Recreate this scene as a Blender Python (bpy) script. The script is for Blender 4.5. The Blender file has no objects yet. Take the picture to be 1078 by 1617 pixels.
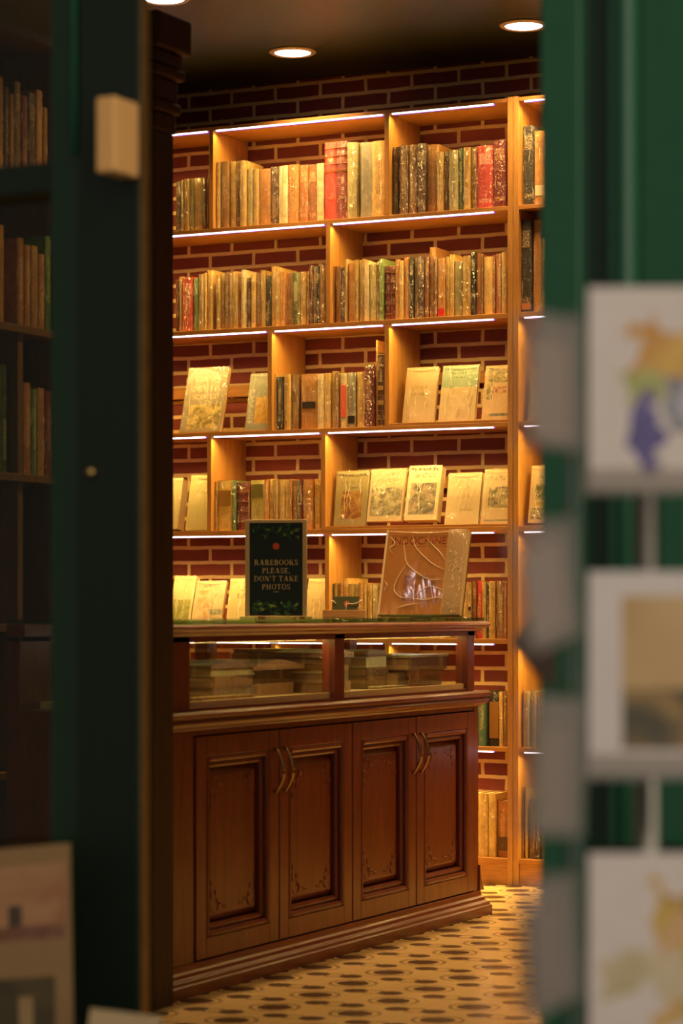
import bpy, bmesh, math, random
from mathutils import Vector, Matrix
random.seed(7)
scene = bpy.context.scene
COL = scene.collection
R = math.radians

# ------------------------------------------------------------------ camera
A = R(26.35); SA, CA = math.sin(A), math.cos(A)
FPX = 3980.0; HZ = 960.0; CAMZ = 1.05
cam_d = bpy.data.cameras.new('camera'); cam = bpy.data.objects.new('camera', cam_d); COL.objects.link(cam)
cam.location = (0, 0, CAMZ); cam.rotation_euler = (R(90), 0, A)
cam_d.sensor_fit = 'VERTICAL'; cam_d.sensor_height = 36.0; cam_d.lens = FPX / 1617 * 36
cam_d.shift_y = (HZ - 808.5) / 1617
cam_d.clip_start = 0.05; cam_d.clip_end = 100
cam_d.dof.use_dof = True; cam_d.dof.focus_distance = 9.0; cam_d.dof.aperture_fstop = 3.4
scene.camera = cam
# ------------------------------------------------------------------ exposure, world, large lights
scene.view_settings.view_transform = 'Standard'; scene.view_settings.look = 'None'
scene.view_settings.exposure = 0.0; scene.view_settings.gamma = 1.0
scene.view_settings.use_curve_mapping = False
WORLD_COL = (0.37, 0.315, 0.265); WORLD_STR = 3.4
STRIP_COL = (1.0, 0.63, 0.155); STRIP_W = 5.1      # watts per metre of led strip
LAMP_COL = (1.0, 0.60, 0.23); LAMP_W = 8.0
w = bpy.data.worlds.new('world'); scene.world = w; w.use_nodes = True
bg = w.node_tree.nodes['Background']; bg.inputs[0].default_value = (*WORLD_COL, 1)
# world light shaped: strong from the right (+X) for the cards, weak from the left
_wt = w.node_tree; _tc = _wt.nodes.new('ShaderNodeTexCoord'); _sx = _wt.nodes.new('ShaderNodeSeparateXYZ'); _mr = _wt.nodes.new('ShaderNodeMapRange')
_wt.links.new(_tc.outputs['Generated'], _sx.inputs[0]); _wt.links.new(_sx.outputs[0], _mr.inputs[0])
_mr.inputs[1].default_value = -.35; _mr.inputs[2].default_value = .9; _mr.inputs[3].default_value = .28; _mr.inputs[4].default_value = WORLD_STR
_mr.interpolation_type = 'SMOOTHSTEP'; _wt.links.new(_mr.outputs[0], bg.inputs[1])

# plane helpers: where the sight line through a picture point meets a real plane
def _ray(px):
    u = (px - 539) / FPX
    return -SA + u * CA, CA + u * SA
def XY(px, Y):
    dx, dy = _ray(px); return dx * Y / dy
def ZY(px, py, Y):
    dx, dy = _ray(px); return CAMZ + (HZ - py) / FPX * (Y / dy)
def YX(px, X):
    dx, dy = _ray(px); return dy * X / dx
def ZX(px, py, X):
    dx, dy = _ray(px); return CAMZ + (HZ - py) / FPX * (X / dx)

# ------------------------------------------------------------------ materials
class NT:
    def __init__(s, name):
        s.m = bpy.data.materials.new(name); s.m.use_nodes = True
        s.t = s.m.node_tree; s.b = s.t.nodes['Principled BSDF']; s.out = s.t.nodes['Material Output']
    def node(s, kind, **kw):
        n = s.t.nodes.new(kind)
        for k, v in kw.items(): setattr(n, k, v)
        return n
    def link(s, a, b): s.t.links.new(a, b)
    def set(s, sock, v):
        if hasattr(v, 'is_output') or isinstance(v, bpy.types.NodeSocket): s.link(v, sock)
        else: sock.default_value = v
    def math(s, op, a, b=0.0, c=0.0, clamp=False):
        n = s.node('ShaderNodeMath', operation=op, use_clamp=clamp)
        s.set(n.inputs[0], a); s.set(n.inputs[1], b); s.set(n.inputs[2], c)
        return n.outputs[0]
    def mix(s, f, a, b):
        n = s.node('ShaderNodeMix', data_type='RGBA')
        s.set(n.inputs[0], f)
        s.set(n.inputs[6], (*a, 1) if isinstance(a, tuple) and len(a) == 3 else a)
        s.set(n.inputs[7], (*b, 1) if isinstance(b, tuple) and len(b) == 3 else b)
        return n.outputs[2]
    def coord(s, which='Object', scale=None, loc=None):
        tc = s.node('ShaderNodeTexCoord')
        if scale is None and loc is None: return tc.outputs[which]
        mp = s.node('ShaderNodeMapping')
        if scale: mp.inputs['Scale'].default_value = scale
        if loc: mp.inputs['Location'].default_value = loc
        s.link(tc.outputs[which], mp.inputs[0]); return mp.outputs[0]
    def noise(s, vec, scale=5, detail=3, rough=.5, dist=0.0):
        n = s.node('ShaderNodeTexNoise'); s.link(vec, n.inputs['Vector'])
        n.inputs['Scale'].default_value = scale; n.inputs['Detail'].default_value = detail
        n.inputs['Roughness'].default_value = rough; n.inputs['Distortion'].default_value = dist
        return n.outputs['Fac']
    def ramp(s, f, stops):
        n = s.node('ShaderNodeValToRGB'); s.link(f, n.inputs[0])
        el = n.color_ramp.elements
        while len(el) < len(stops): el.new(0.5)
        for e, (p, c) in zip(el, stops):
            e.position = p; e.color = (*c, 1) if len(c) == 3 else c
        return n.outputs[0]
    def sep(s, v):
        n = s.node('ShaderNodeSeparateXYZ'); s.link(v, n.inputs[0]); return n.outputs
    def bump(s, h, strength=.3, dist=.01):
        n = s.node('ShaderNodeBump'); n.inputs['Strength'].default_value = strength; n.inputs['Distance'].default_value = dist
        s.link(h, n.inputs['Height']); return n.outputs[0]
    def rng(s, v, lo, hi):       # 1 inside lo..hi
        return s.math('MULTIPLY', s.math('GREATER_THAN', v, lo), s.math('LESS_THAN', v, hi))
    def base(s, v): s.set(s.b.inputs['Base Color'], (*v, 1) if isinstance(v, tuple) and len(v) == 3 else v)
    def p(s, **kw):
        for k, v in kw.items(): s.set(s.b.inputs[k.replace('_', ' ')], v)

MATS = {}
def plain(name, col, rough=.5, metal=0.0, coat=0.0, var=.0, coat_rough=.1, bump=0):
    if name in MATS: return MATS[name]
    n = NT(name)
    v = n.noise(n.coord('Object'), 30, 3)
    if var: n.base(n.mix(v, tuple(c * (1 - var) for c in col), tuple(min(1, c * (1 + var)) for c in col)))
    else: n.base(col)
    n.p(Roughness=rough, Metallic=metal, Coat_Weight=coat, Coat_Roughness=coat_rough)
    if bump: n.link(n.bump(v, bump, .004), n.b.inputs['Normal'])
    MATS[name] = n.m; return n.m

def wood(name, dark, light, axis='X', rough=.45, coat=0.0, scale=1.0, spec=.5, knots=0.0):
    n = NT(name)
    st = {'X': (1.2, 14, 14), 'Z': (14, 14, 1.2), 'Y': (14, 1.2, 14)}[axis]
    v = n.coord('Object', tuple(a * scale for a in st))
    a = n.noise(v, 3.0, 6, .6, 1.2); b = n.noise(v, 14, 3, .5, .3)
    f = n.math('ADD', n.math('MULTIPLY', a, .7), n.math('MULTIPLY', b, .3))
    n.base(n.ramp(f, [(.3, dark), (.7, light)]))
    n.p(Roughness=rough, Coat_Weight=coat, Coat_Roughness=.18, Specular_IOR_Level=spec)
    n.link(n.bump(f, .12, .002), n.b.inputs['Normal'])
    MATS[name] = n.m; return n.m

OAK_X = wood('oak_lengthwise', (.34, .145, .035), (.60, .29, .075), 'X', .4)
OAK_Z = wood('oak_upright', (.36, .165, .04), (.62, .32, .085), 'Z', .4)
MAH_Y = wood('mahogany_lengthwise', (.10, .018, .005), (.24, .048, .010), 'Y', .33, .35, spec=.4)
MAH_Z = wood('mahogany_upright', (.10, .018, .005), (.24, .048, .010), 'Z', .33, .35, spec=.4)
MAH_X = wood('mahogany_crosswise', (.10, .018, .005), (.24, .048, .010), 'X', .33, .35, spec=.4)
DARKWOOD = wood('dark_walnut', (.045, .024, .010), (.085, .046, .018), 'Z', .6, 0, spec=.25)
DIMWOOD = wood('brown_case_wood', (.10, .045, .018), (.18, .085, .035), 'Z', .5)
TRAYWOOD = wood('tray_wood', (.45, .2, .07), (.62, .3, .11), 'X', .4)

def brick_mat():
    n = NT('brick_wall')
    v = n.coord('Object')
    x, y, z = n.sep(v)
    # slight waviness of the courses
    wob = n.noise(v, 9, 2)
    zz = n.math('ADD', z, n.math('MULTIPLY', n.math('SUBTRACT', wob, .5), .008))
    wob2 = n.noise(n.coord('Object', (1, 1, 1), (3, 5, 7)), 11, 2)
    xx = n.math('ADD', x, n.math('MULTIPLY', n.math('SUBTRACT', wob2, .5), .008))
    P, W = .0608, .2045
    row = n.math('DIVIDE', n.math('SUBTRACT', zz, .8129), P)
    fr = n.math('FRACT', n.math('ADD', row, 100)); ri = n.math('FLOOR', n.math('ADD', row, 100))
    odd = n.math('MODULO', ri, 2.0)
    col = n.math('ADD', n.math('DIVIDE', n.math('ADD', xx, 5.1297), W), n.math('ADD', n.math('MULTIPLY', odd, .5), 99.5))
    fc = n.math('FRACT', col); ci = n.math('FLOOR', col)
    j = .0074
    dz = n.math('MULTIPLY', n.math('MINIMUM', fr, n.math('SUBTRACT', 1.0, fr)), P)
    dx = n.math('MULTIPLY', n.math('MINIMUM', fc, n.math('SUBTRACT', 1.0, fc)), W)
    d = n.math('MINIMUM', dz, dx)
    mr = n.node('ShaderNodeMapRange', interpolation_type='SMOOTHSTEP')
    n.set(mr.inputs[0], d); mr.inputs[1].default_value = j - .0012; mr.inputs[2].default_value = j + .0012
    mask = mr.outputs[0]
    cmb = n.node('ShaderNodeCombineXYZ'); n.set(cmb.inputs[0], ci); n.set(cmb.inputs[1], ri)
    wn = n.node('ShaderNodeTexWhiteNoise', noise_dimensions='2D'); n.link(cmb.outputs[0], wn.inputs['Vector'])
    g = n.noise(v, 60, 4)
    bc = n.mix(wn.outputs['Value'], (.155, .025, .015), (.27, .048, .026))
    bc = n.mix(n.math('MULTIPLY', g, .6), bc, (.13, .028, .02))
    mc = n.mix(g, (.62, .44, .19), (.82, .61, .30))
    n.base(n.mix(mask, mc, bc))
    h = n.math('ADD', n.math('MULTIPLY', mask, -1.0), n.math('MULTIPLY', g, .35))
    n.link(n.bump(h, .6, .006), n.b.inputs['Normal']); n.p(Roughness=.75)
    return n.m

def floor_mat():
    n = NT('patterned_floor_tiles'); v = n.coord('Object')
    nz = n.noise(v, 60, 3); wv = n.math('MULTIPLY', n.math('SUBTRACT', nz, .5), .016)
    x, y, z = n.sep(v); P = .235
    def cell(x0, y0):
        fx = n.math('MULTIPLY', n.math('SUBTRACT', n.math('FRACT', n.math('ADD', n.math('DIVIDE', n.math('SUBTRACT', x, x0), P), 100.5)), .5), P)
        fy = n.math('MULTIPLY', n.math('SUBTRACT', n.math('FRACT', n.math('ADD', n.math('DIVIDE', n.math('SUBTRACT', y, y0), P), 100.5)), .5), P)
        return n.math('ABSOLUTE', fx), n.math('ABSOLUTE', fy)
    def dist(ax, ay, cx=0.0, cy=0.0):
        a = n.math('SUBTRACT', ax, cx); b = n.math('SUBTRACT', ay, cy)
        return n.math('ADD', n.math('SQRT', n.math('ADD', n.math('MULTIPLY', a, a), n.math('MULTIPLY', b, b))), wv)
    ax, ay = cell(-3.10, 6.567); r = dist(ax, ay)
    m = n.math('LESS_THAN', r, .046)
    m = n.math('MAXIMUM', m, n.math('MULTIPLY', n.rng(r, .060, .070), .6))
    bx, by = cell(-3.10 + P / 2, 6.567 + P / 2)
    p1 = n.math('LESS_THAN', dist(bx, by, .052, 0), .034); p2 = n.math('LESS_THAN', dist(bx, by, 0, .052), .026)
    r2 = dist(bx, by)
    m = n.math('MAXIMUM', m, p1)
    m = n.math('MAXIMUM', m, n.math('MULTIPLY', n.rng(r2, .024, .034), .6))
    # thin tile joint
    jx = n.math('LESS_THAN', n.math('SUBTRACT', P / 2, ax), .0012); jy = n.math('LESS_THAN', n.math('SUBTRACT', P / 2, ay), .0012)
    g = n.noise(v, 7, 4)
    bc = n.mix(g, (.50, .34, .14), (.66, .47, .22))
    c = n.mix(n.math('MULTIPLY', m, .95), bc, (.035, .019, .008))
    c = n.mix(n.math('MULTIPLY', n.math('MAXIMUM', jx, jy), .4), c, (.2, .12, .05))
    n.base(c); n.p(Roughness=.24, Specular_IOR_Level=.7)
    n.link(n.bump(nz, .05, .002), n.b.inputs['Normal'])
    return n.m

def ceiling_mat():
    n = NT('glossy_dark_ceiling_panels'); v = n.coord('Object'); x, y, z = n.sep(v)
    s_ = n.math('ADD', x, y); d_ = n.math('SUBTRACT', y, x)
    def ln(q, q0):
        f = n.math('FRACT', n.math('ADD', n.math('DIVIDE', n.math('SUBTRACT', q, q0), .87), 100.5))
        return n.math('LESS_THAN', n.math('ABSOLUTE', n.math('SUBTRACT', f, .5)), .006)
    m = n.math('MAXIMUM', ln(s_, 4.29 - .02), ln(d_, 12.6))
    g = n.noise(v, 3, 3)
    n.base(n.mix(m, n.mix(g, (.016, .022, .008), (.028, .032, .012)), (.006, .006, .003)))
    n.p(Roughness=.38, Specular_IOR_Level=.3); n.link(n.bump(n.noise(v, 1.5, 2), .05, .02), n.b.inputs['Normal'])
    return n.m

def glass_mat(name, tint=(1, 1, 1), refl=1.0, rough=.02, wr=0.0, wscale=30, base_refl=0.0, white=None):
    n = NT(name); n.t.nodes.remove(n.b)
    tr = n.node('ShaderNodeBsdfTransparent'); tr.inputs[0].default_value = (*tint, 1)
    gl = n.node('ShaderNodeBsdfGlossy'); gl.inputs['Roughness'].default_value = rough
    gl.inputs[0].default_value = (1, 1, 1, 1)
    fr = n.node('ShaderNodeFresnel'); ge = n.node('ShaderNodeNewGeometry')
    n.link(n.math('ADD', 1.45, n.math('MULTIPLY', ge.outputs['Backfacing'], 1 / 1.45 - 1.45)), fr.inputs[0])
    f = n.math('ADD', n.math('MULTIPLY', fr.outputs[0], refl), base_refl, clamp=True)
    if wr:
        a = n.noise(n.coord('Object', (1, 1, .45)), wscale, 2, .45, 1.8)
        b = n.bump(a, wr, .02); n.link(b, gl.inputs['Normal'])
    mx = n.node('ShaderNodeMixShader'); n.link(f, mx.inputs[0]); n.link(tr.outputs[0], mx.inputs[1]); n.link(gl.outputs[0], mx.inputs[2])
    last = mx.outputs[0]
    if white:
        df = n.node('ShaderNodeBsdfDiffuse'); df.inputs[0].default_value = (*white[0], 1)
        m2 = n.node('ShaderNodeMixShader'); m2.inputs[0].default_value = white[1]
        n.link(last, m2.inputs[1]); n.link(df.outputs[0], m2.inputs[2]); last = m2.outputs[0]
    n.link(last, n.out.inputs[0]); return n.m

def emis(name, col, st):
    n = NT(name); n.base((0.0, 0.0, 0.0)); n.b.inputs['Emission Color'].default_value = (*col, 1); n.b.inputs['Emission Strength'].default_value = st
    return n.m

PAL = dict(
 och=((.56,.35,.08),(.16,.08,.02)), tan=((.58,.37,.10),(.22,.10,.03)), gold=((.72,.47,.13),(.3,.12,.03)),
 crm=((.78,.62,.32),(.25,.14,.05)), brn=((.26,.12,.025),(.55,.35,.13)), dbr=((.10,.045,.018),(.5,.32,.12)),
 red=((.66,.045,.025),(.85,.55,.2)), pnk=((.72,.07,.06),(.9,.6,.4)), drd=((.20,.022,.016),(.6,.34,.12)),
 olv=((.38,.33,.12),(.15,.12,.04)), grn=((.08,.16,.045),(.6,.55,.2)), lgn=((.26,.40,.10),(.1,.15,.03)),
 blk=((.022,.022,.014),(.55,.42,.2)), ora=((.54,.24,.04),(.2,.07,.02)), gry=((.42,.38,.24),(.12,.1,.06)),
 yel=((.74,.50,.09),(.3,.16,.03)), teal=((.05,.20,.13),(.6,.4,.1)), rst=((.38,.14,.03),(.7,.45,.18)),
 mus=((.52,.44,.10),(.2,.15,.03)))
ADJ = dict(och='ochre', tan='tan', gold='golden', crm='cream', brn='brown', dbr='dark brown', red='bright red', pnk='pinkish red', drd='dark maroon', olv='olive', grn='dark green', lgn='leaf green', blk='black', ora='orange-brown', gry='greyish', yel='yellow', teal='teal green', rst='rust red', mus='mustard')
def book_mat(key, var=0):
    nm = 'wrapped_cover_%s_%d' % (ADJ[key].replace(' ', '_').replace('-', '_'), var)
    if nm in MATS: return MATS[nm]
    n = NT(nm); base, ink = PAL[key]
    g = n.coord('Generated'); gx, gy, gz = n.sep(g)
    oi = n.node('ShaderNodeObjectInfo')
    o = n.node('ShaderNodeVectorMath', operation='ADD'); tc = n.node('ShaderNodeTexCoord')
    sc = n.node('ShaderNodeVectorMath', operation='SCALE'); cb = n.node('ShaderNodeCombineXYZ')
    n.link(oi.outputs['Random'], cb.inputs[0]); n.link(oi.outputs['Random'], cb.inputs[2])
    n.link(cb.outputs[0], sc.inputs[0]); sc.inputs['Scale'].default_value = 37.0
    n.link(tc.outputs['Object'], o.inputs[0]); n.link(sc.outputs[0], o.inputs[1]); v = o.outputs[0]
    a = n.noise(v, 38, 4, .6)
    c = n.mix(a, tuple(x * .36 for x in base), tuple(min(1, x * 1.3) for x in base))
    rv = n.math('ADD', .72, n.math('MULTIPLY', oi.outputs['Random'], .5))
    hs = n.node('ShaderNodeHueSaturation'); n.link(rv, hs.inputs['Value']); n.link(c, hs.inputs['Color']); c = hs.outputs[0]
    # lettering running along the spine
    mp = n.node('ShaderNodeMapping'); mp.inputs['Scale'].default_value = (240, 10, 330) if var != 1 else (420, 10, 170)
    n.link(v, mp.inputs[0]); t = n.noise(mp.outputs[0], 1.0, 1, .5)
    if var == 0: zone = n.math('MULTIPLY', n.rng(gx, .3, .7), n.rng(gz, .3, .78))
    elif var == 1: zone = n.math('MULTIPLY', n.rng(gx, .14, .86), n.math('MAXIMUM', n.rng(gz, .70, .88), n.rng(gz, .10, .16)))
    elif var == 3: zone = n.math('MULTIPLY', n.rng(gx, .25, .75), n.rng(gz, .76, .80))
    else: zone = n.math('MULTIPLY', n.rng(gx, .25, .75), n.rng(gz, .12, .5))
    front = n.math('LESS_THAN', gy, .06)
    tm = n.math('MULTIPLY', n.math('MULTIPLY', zone, n.math('GREATER_THAN', t, .52)), front)
    c = n.mix(n.math('MULTIPLY', tm, .75), c, ink)
    n.base(c); n.p(Roughness=.55, Coat_Weight=1.0, Coat_Roughness=.09, Coat_IOR=1.55)
    mp2 = n.node('ShaderNodeMapping'); mp2.inputs['Scale'].default_value = (1, 1, .45); n.link(v, mp2.inputs[0])
    wk = n.noise(mp2.outputs[0], 95, 2, .55, 1.6)
    n.link(n.bump(wk, 1.0, .025), n.b.inputs['Coat Normal'])
    MATS[nm] = n.m; return n.m

def cover_mat(name, base, rows=(), pics=(), rough=.5, wob=0):
    """flat printed cover: rows = illegible text lines, pics = printed pictures, in 0..1 cover coordinates"""
    n = NT(name); g = n.coord('Generated'); gx, gy, gz = n.sep(g); v = n.coord('Object')
    rx_, rz_ = gx, gz
    if wob:
        gx = n.math('ADD', gx, n.math('MULTIPLY', n.math('SUBTRACT', n.noise(v, 28, 2), .5), wob)); gz = n.math('ADD', gz, n.math('MULTIPLY', n.math('SUBTRACT', n.noise(n.coord('Object', (1, 1, 1), (4, 2, 7)), 28, 2), .5), wob))
    c = n.mix(n.noise(v, 25, 3), tuple(x * .88 for x in base), tuple(min(1, x * 1.08) for x in base))
    for i, (x0, x1, z0, z1, ca, cb, sc) in enumerate(pics):
        m = n.math('MULTIPLY', n.rng(gx, x0, x1), n.rng(gz, z0, z1))
        t = n.noise(n.coord('Object', (1, 1, 1), (i * 3.1, 0, i * 1.7)), sc, 3, .6, 1.0)
        c = n.mix(m, c, n.ramp(t, [(.38, ca), (.62, cb)]))
    for i, (x0, x1, z0, z1, ink, cw) in enumerate(rows):
        m = n.math('MULTIPLY', n.rng(gx, x0, x1), n.rng(gz, z0, z1))
        t = n.noise(n.coord('Object', (cw, 1, cw * .5), (i * 5.3, 0, i)), 1.0, 1)
        c = n.mix(n.math('MULTIPLY', n.math('MULTIPLY', m, n.math('GREATER_THAN', t, .5)), .8), c, ink)
    n.base(c); n.p(Roughness=rough, Coat_Weight=.3, Coat_Roughness=.15)
    return n.m

PAGES = plain('book_pages', (.72, .56, .30), .8, var=.15)
OLDPAGES = plain('browned_pages', (.26, .15, .06), .8, var=.3)
GILT = plain('gilt', (.80, .52, .18), .35, .6)
LABEL_BLACK = plain('black_label', (.02, .02, .016), .5)
LABEL_RED = plain('red_label', (.6, .03, .04), .5)
LABEL_CREAM = plain('cream_label', (.8, .65, .36), .6)
INK = plain('black_ink', (.03, .022, .014), .6)
WRAP = glass_mat('clear_plastic_wrap', (.97, .95, .90), 1.4, .06, 1.0, 34, .025)
GLINT_CREASE = glass_mat('glint_white_folds', (.97, .95, .90), 1.5, .06, 0, 30, .12, ((.96, .86, .62), .72))  # pale diffuse colour imitates glints along the plastic folds
BIGWRAP = glass_mat('glossy_loose_plastic', (.98, .95, .90), 1.5, .075, .08, 9, .14)
WRAP2 = glass_mat('crinkled_plastic_wrap', (.95, .92, .85), 1.6, .10, 1.0, 120, .10, ((.62, .46, .24), .45))
GLASS = glass_mat('clear_glass', (.93, .97, .93), 1.0, .01)
WINGLASS = glass_mat('window_glass', (.75, .80, .66), 1.0, .01)
TOPGLASS = glass_mat('green_edged_glass', (.55, .75, .6), 1.0, .02, white=((.02, .06, .04), .25))
ACRYL = glass_mat('milky_acrylic', (.86, .85, .82), 1.0, .15, white=((.52, .46, .42), .20))
BRASS = plain('brass', (.70, .45, .16), .28, 1.0)
DARKBRASS = plain('dark_bronze', (.42, .27, .12), .3, .9)
CHROME = plain('brushed_chrome', (.30, .29, .24), .25, 1.0)
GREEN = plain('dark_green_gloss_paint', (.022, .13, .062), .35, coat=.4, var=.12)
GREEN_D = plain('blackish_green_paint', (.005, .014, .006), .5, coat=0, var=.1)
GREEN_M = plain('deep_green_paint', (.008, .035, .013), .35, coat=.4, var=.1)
LED_W = emis('led_diffuser', (1.0, .84, .93), 6.0)
FRINGE_V = emis('violet_fringe_glow', (.40, .08, .95), 1.2)  # violet glow imitating the purple fringe around the bright strips
LAMP_E = emis('lamp_lens', (1.0, .84, .86), 7.0)
WHITEP = plain('white_card', (.66, .60, .56), .6)

# ------------------------------------------------------------------ mesh helpers
class MB:
    def __init__(s): s.bm = bmesh.new()
    def box(s, x0, x1, y0, y1, z0, z1, mat=None):
        vs = [s.bm.verts.new((x, y, z)) for x in (x0, x1) for y in (y0, y1) for z in (z0, z1)]
        if mat is not None:
            for v_ in vs: v_.co = mat @ v_.co
        for f in ((0,1,3,2),(4,6,7,5),(0,4,5,1),(2,3,7,6),(0,2,6,4),(1,5,7,3)):
            s.bm.faces.new([vs[i] for i in f])
        return s
    def prism(s, pts, axis, a, b):
        """extrude a closed 2-D outline; axis Z: pts=(x,y); Y: (x,z); X: (y,z)"""
        def P(p, t): return {'Z': (p[0], p[1], t), 'Y': (p[0], t, p[1]), 'X': (t, p[0], p[1])}[axis]
        A_ = [s.bm.verts.new(P(p, a)) for p in pts]; B_ = [s.bm.verts.new(P(p, b)) for p in pts]
        n = len(pts)
        for i in range(n): s.bm.faces.new((A_[i], A_[(i+1) % n], B_[(i+1) % n], B_[i]))
        s.bm.faces.new(A_[::-1]); s.bm.faces.new(B_)
        return s
    def sweep(s, prof, path):
        """sweep profile rings along mitred path: prof=[(out,z)], path=[((x,y),(nx,ny))]"""
        rings = [[s.bm.verts.new((p[0] + n_[0] * o, p[1] + n_[1] * o, z)) for o, z in prof] for p, n_ in path]
        k = len(prof)
        for a, b in zip(rings, rings[1:]):
            for i in range(k): s.bm.faces.new((a[i], a[(i+1) % k], b[(i+1) % k], b[i]))
        s.bm.faces.new(rings[0][::-1]); s.bm.faces.new(rings[-1]); return s
    def tube(s, pts, r, seg=8, cap=True):
        rings = []
        pts = [Vector(p) for p in pts]
        for i, p in enumerate(pts):
            d = (pts[min(i+1, len(pts)-1)] - pts[max(i-1, 0)]).normalized()
            u = d.cross(Vector((0, 0, 1)))
            if u.length < .01: u = d.cross(Vector((1, 0, 0)))
            u.normalize(); v = d.cross(u)
            rr = r[i] if isinstance(r, (list, tuple)) else r
            rings.append([s.bm.verts.new(p + u * math.cos(2*math.pi*k/seg) * rr + v * math.sin(2*math.pi*k/seg) * rr) for k in range(seg)])
        for a, b in zip(rings, rings[1:]):
            for k in range(seg): s.bm.faces.new((a[k], a[(k+1) % seg], b[(k+1) % seg], b[k]))
        if cap: s.bm.faces.new(rings[0][::-1]); s.bm.faces.new(rings[-1])
        return s
    def lathe(s, prof, c=(0, 0, 0), seg=28):
        rings = [[s.bm.verts.new((c[0] + r * math.cos(2*math.pi*k/seg), c[1] + r * math.sin(2*math.pi*k/seg), c[2] + z)) for k in range(seg)] for r, z in prof]
        for a, b in zip(rings, rings[1:]):
            for k in range(seg): s.bm.faces.new((a[k], a[(k+1) % seg], b[(k+1) % seg], b[k]))
        s.bm.faces.new(rings[0][::-1]); s.bm.faces.new(rings[-1]); return s
    def poly(s, pts):
        s.bm.faces.new([s.bm.verts.new(p) for p in pts]); return s
    def ob(s, name, mat, parent=None, bevel=0, smooth=False, loc=None, solid=0):
        bmesh.ops.recalc_face_normals(s.bm, faces=s.bm.faces)
        me = bpy.data.meshes.new(name); s.bm.to_mesh(me); s.bm.free()
        me.materials.append(mat)
        if smooth:
            for p in me.polygons: p.use_smooth = True
        o = bpy.data.objects.new(name, me); COL.objects.link(o)
        if parent: o.parent = parent
        if loc: o.location = loc
        if bevel:
            m = o.modifiers.new('bevel', 'BEVEL'); m.width = bevel; m.segments = 2; m.limit_method = 'ANGLE'
        if solid:
            m = o.modifiers.new('solid', 'SOLIDIFY'); m.thickness = solid
        return o
def tag(o, label=None, cat=None, group=None, kind=None):
    if label: o['label'] = label
    if cat: o['category'] = cat
    if group: o['group'] = group
    if kind: o['kind'] = kind
    return o
def thing(name, label, cat, loc=(0, 0, 0), rz=0, group=None, rx=0):
    o = bpy.data.objects.new(name, None); o.empty_display_size = .05; COL.objects.link(o)
    o.location = loc; o.rotation_euler = (rx, 0, rz); return tag(o, label, cat, group)
def structure(o, label=None): o['kind'] = 'structure'; (label and o.__setitem__('label', label)); return o

# ------------------------------------------------------------------ the room
YW, CZ, XL, XR, YF = 9.13, 3.2, -5.6, 0.5, 3.4
structure(MB().box(XL - .1, XR + .1, YW, YW + .12, 0, CZ).ob('wall_back', brick_mat()), 'red brick wall with pale mortar behind the shelves')
structure(MB().box(XL, XR, YF + .12, YW, -.08, 0).ob('floor', floor_mat()), 'cream floor tiles with dark round and petal motifs')
structure(MB().box(XL - .1, XR + .1, YF - .02, YW + .1, CZ, CZ + .1).ob('ceiling', ceiling_mat()), 'dark glossy ceiling panels set diagonally')
plaster = plain('dim_plaster', (.16, .11, .05), .7, var=.1)
structure(MB().box(XL - .12, XL, YF, YW, 0, CZ).ob('wall_left', plaster))
structure(MB().box(XR, XR + .12, YF, YW, 0, CZ).ob('wall_right', plaster))
paving = plain('street_paving', (.10, .10, .09), .8, var=.2)
structure(MB().box(-6.5, 4, -3, YF + .12, -.1, -.005).ob('floor_street', paving), 'street paving outside the shop')

# shop front at YF: window on the left, doorway, panelled green pilaster on the right
JX0, JX1 = XY(100, YF), XY(140, YF)       # window jamb
SX1, BX1 = XY(226, YF), XY(238, YF)       # door stile, brass edge
DX1 = XY(868, YF)                         # left side of the right-hand pilaster
PX = [XY(p, YF) for p in (868, 932, 968, 984, 1012)]
wf = MB().box(-5.7, -4.4, YF, YF + .12, 0, CZ).box(-4.4, BX1, YF, YF + .12, 2.62, CZ).box(BX1, DX1, YF, YF + .12, 2.62, CZ)
wf.box(-4.4, JX0, YF, YF + .12, 0, .32).box(-.45, XR + .1, YF, YF + .12, 0, CZ).box(DX1, -.45, YF + .05, YF + .12, 0, CZ)
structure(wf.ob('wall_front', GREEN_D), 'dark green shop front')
win = structure(MB().box(-4.4, -4.32, YF, YF + .1, .32, 2.62).box(JX0 - .012, JX1, YF - .02, YF + .1, 0, CZ).ob('window_1', GREEN_M, bevel=.004), 'shop window with dark green frame')
zt = ZY(70, 282, YF)
MB().box(-4.32, JX0 - .012, YF - .01, YF + .06, zt - .024, zt + .024).ob('transom_bar', GREEN_D, win, bevel=.003)
MB().box(-4.32, JX0 - .012, YF + .03, YF + .034, .32, zt - .024).box(-4.32, JX0 - .012, YF + .03, YF + .034, zt + .024, 2.62).ob('window_pane', WINGLASS, win)
bx = XY(130, YF)
MB().tube([(bx, YF - .024, zt + .03), (bx, YF - .024, CZ - .02)], .006).ob('jamb_highlight_bead', GREEN, win, smooth=True)  # paler green bead stands in for the highlight on the upper jamb
SX1 = XY(224, YF - .03)
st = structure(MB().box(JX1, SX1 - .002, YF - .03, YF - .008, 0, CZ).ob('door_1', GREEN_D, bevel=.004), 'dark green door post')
MB().box(SX1 - .0018, SX1, YF - .03, YF - .008, 0, CZ).ob('brass_edge', plain('worn_brass', (.80, .48, .13), .32, .9, var=.3), st)
MB().lathe([(.001, -.006), (.006, -.005), (.008, 0), (.006, .005), (.001, .006)], (XY(141, YF - .04), YF - .036, ZY(141, 748, YF)), 12).ob('screw_cap', BRASS, st, smooth=True)
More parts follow.
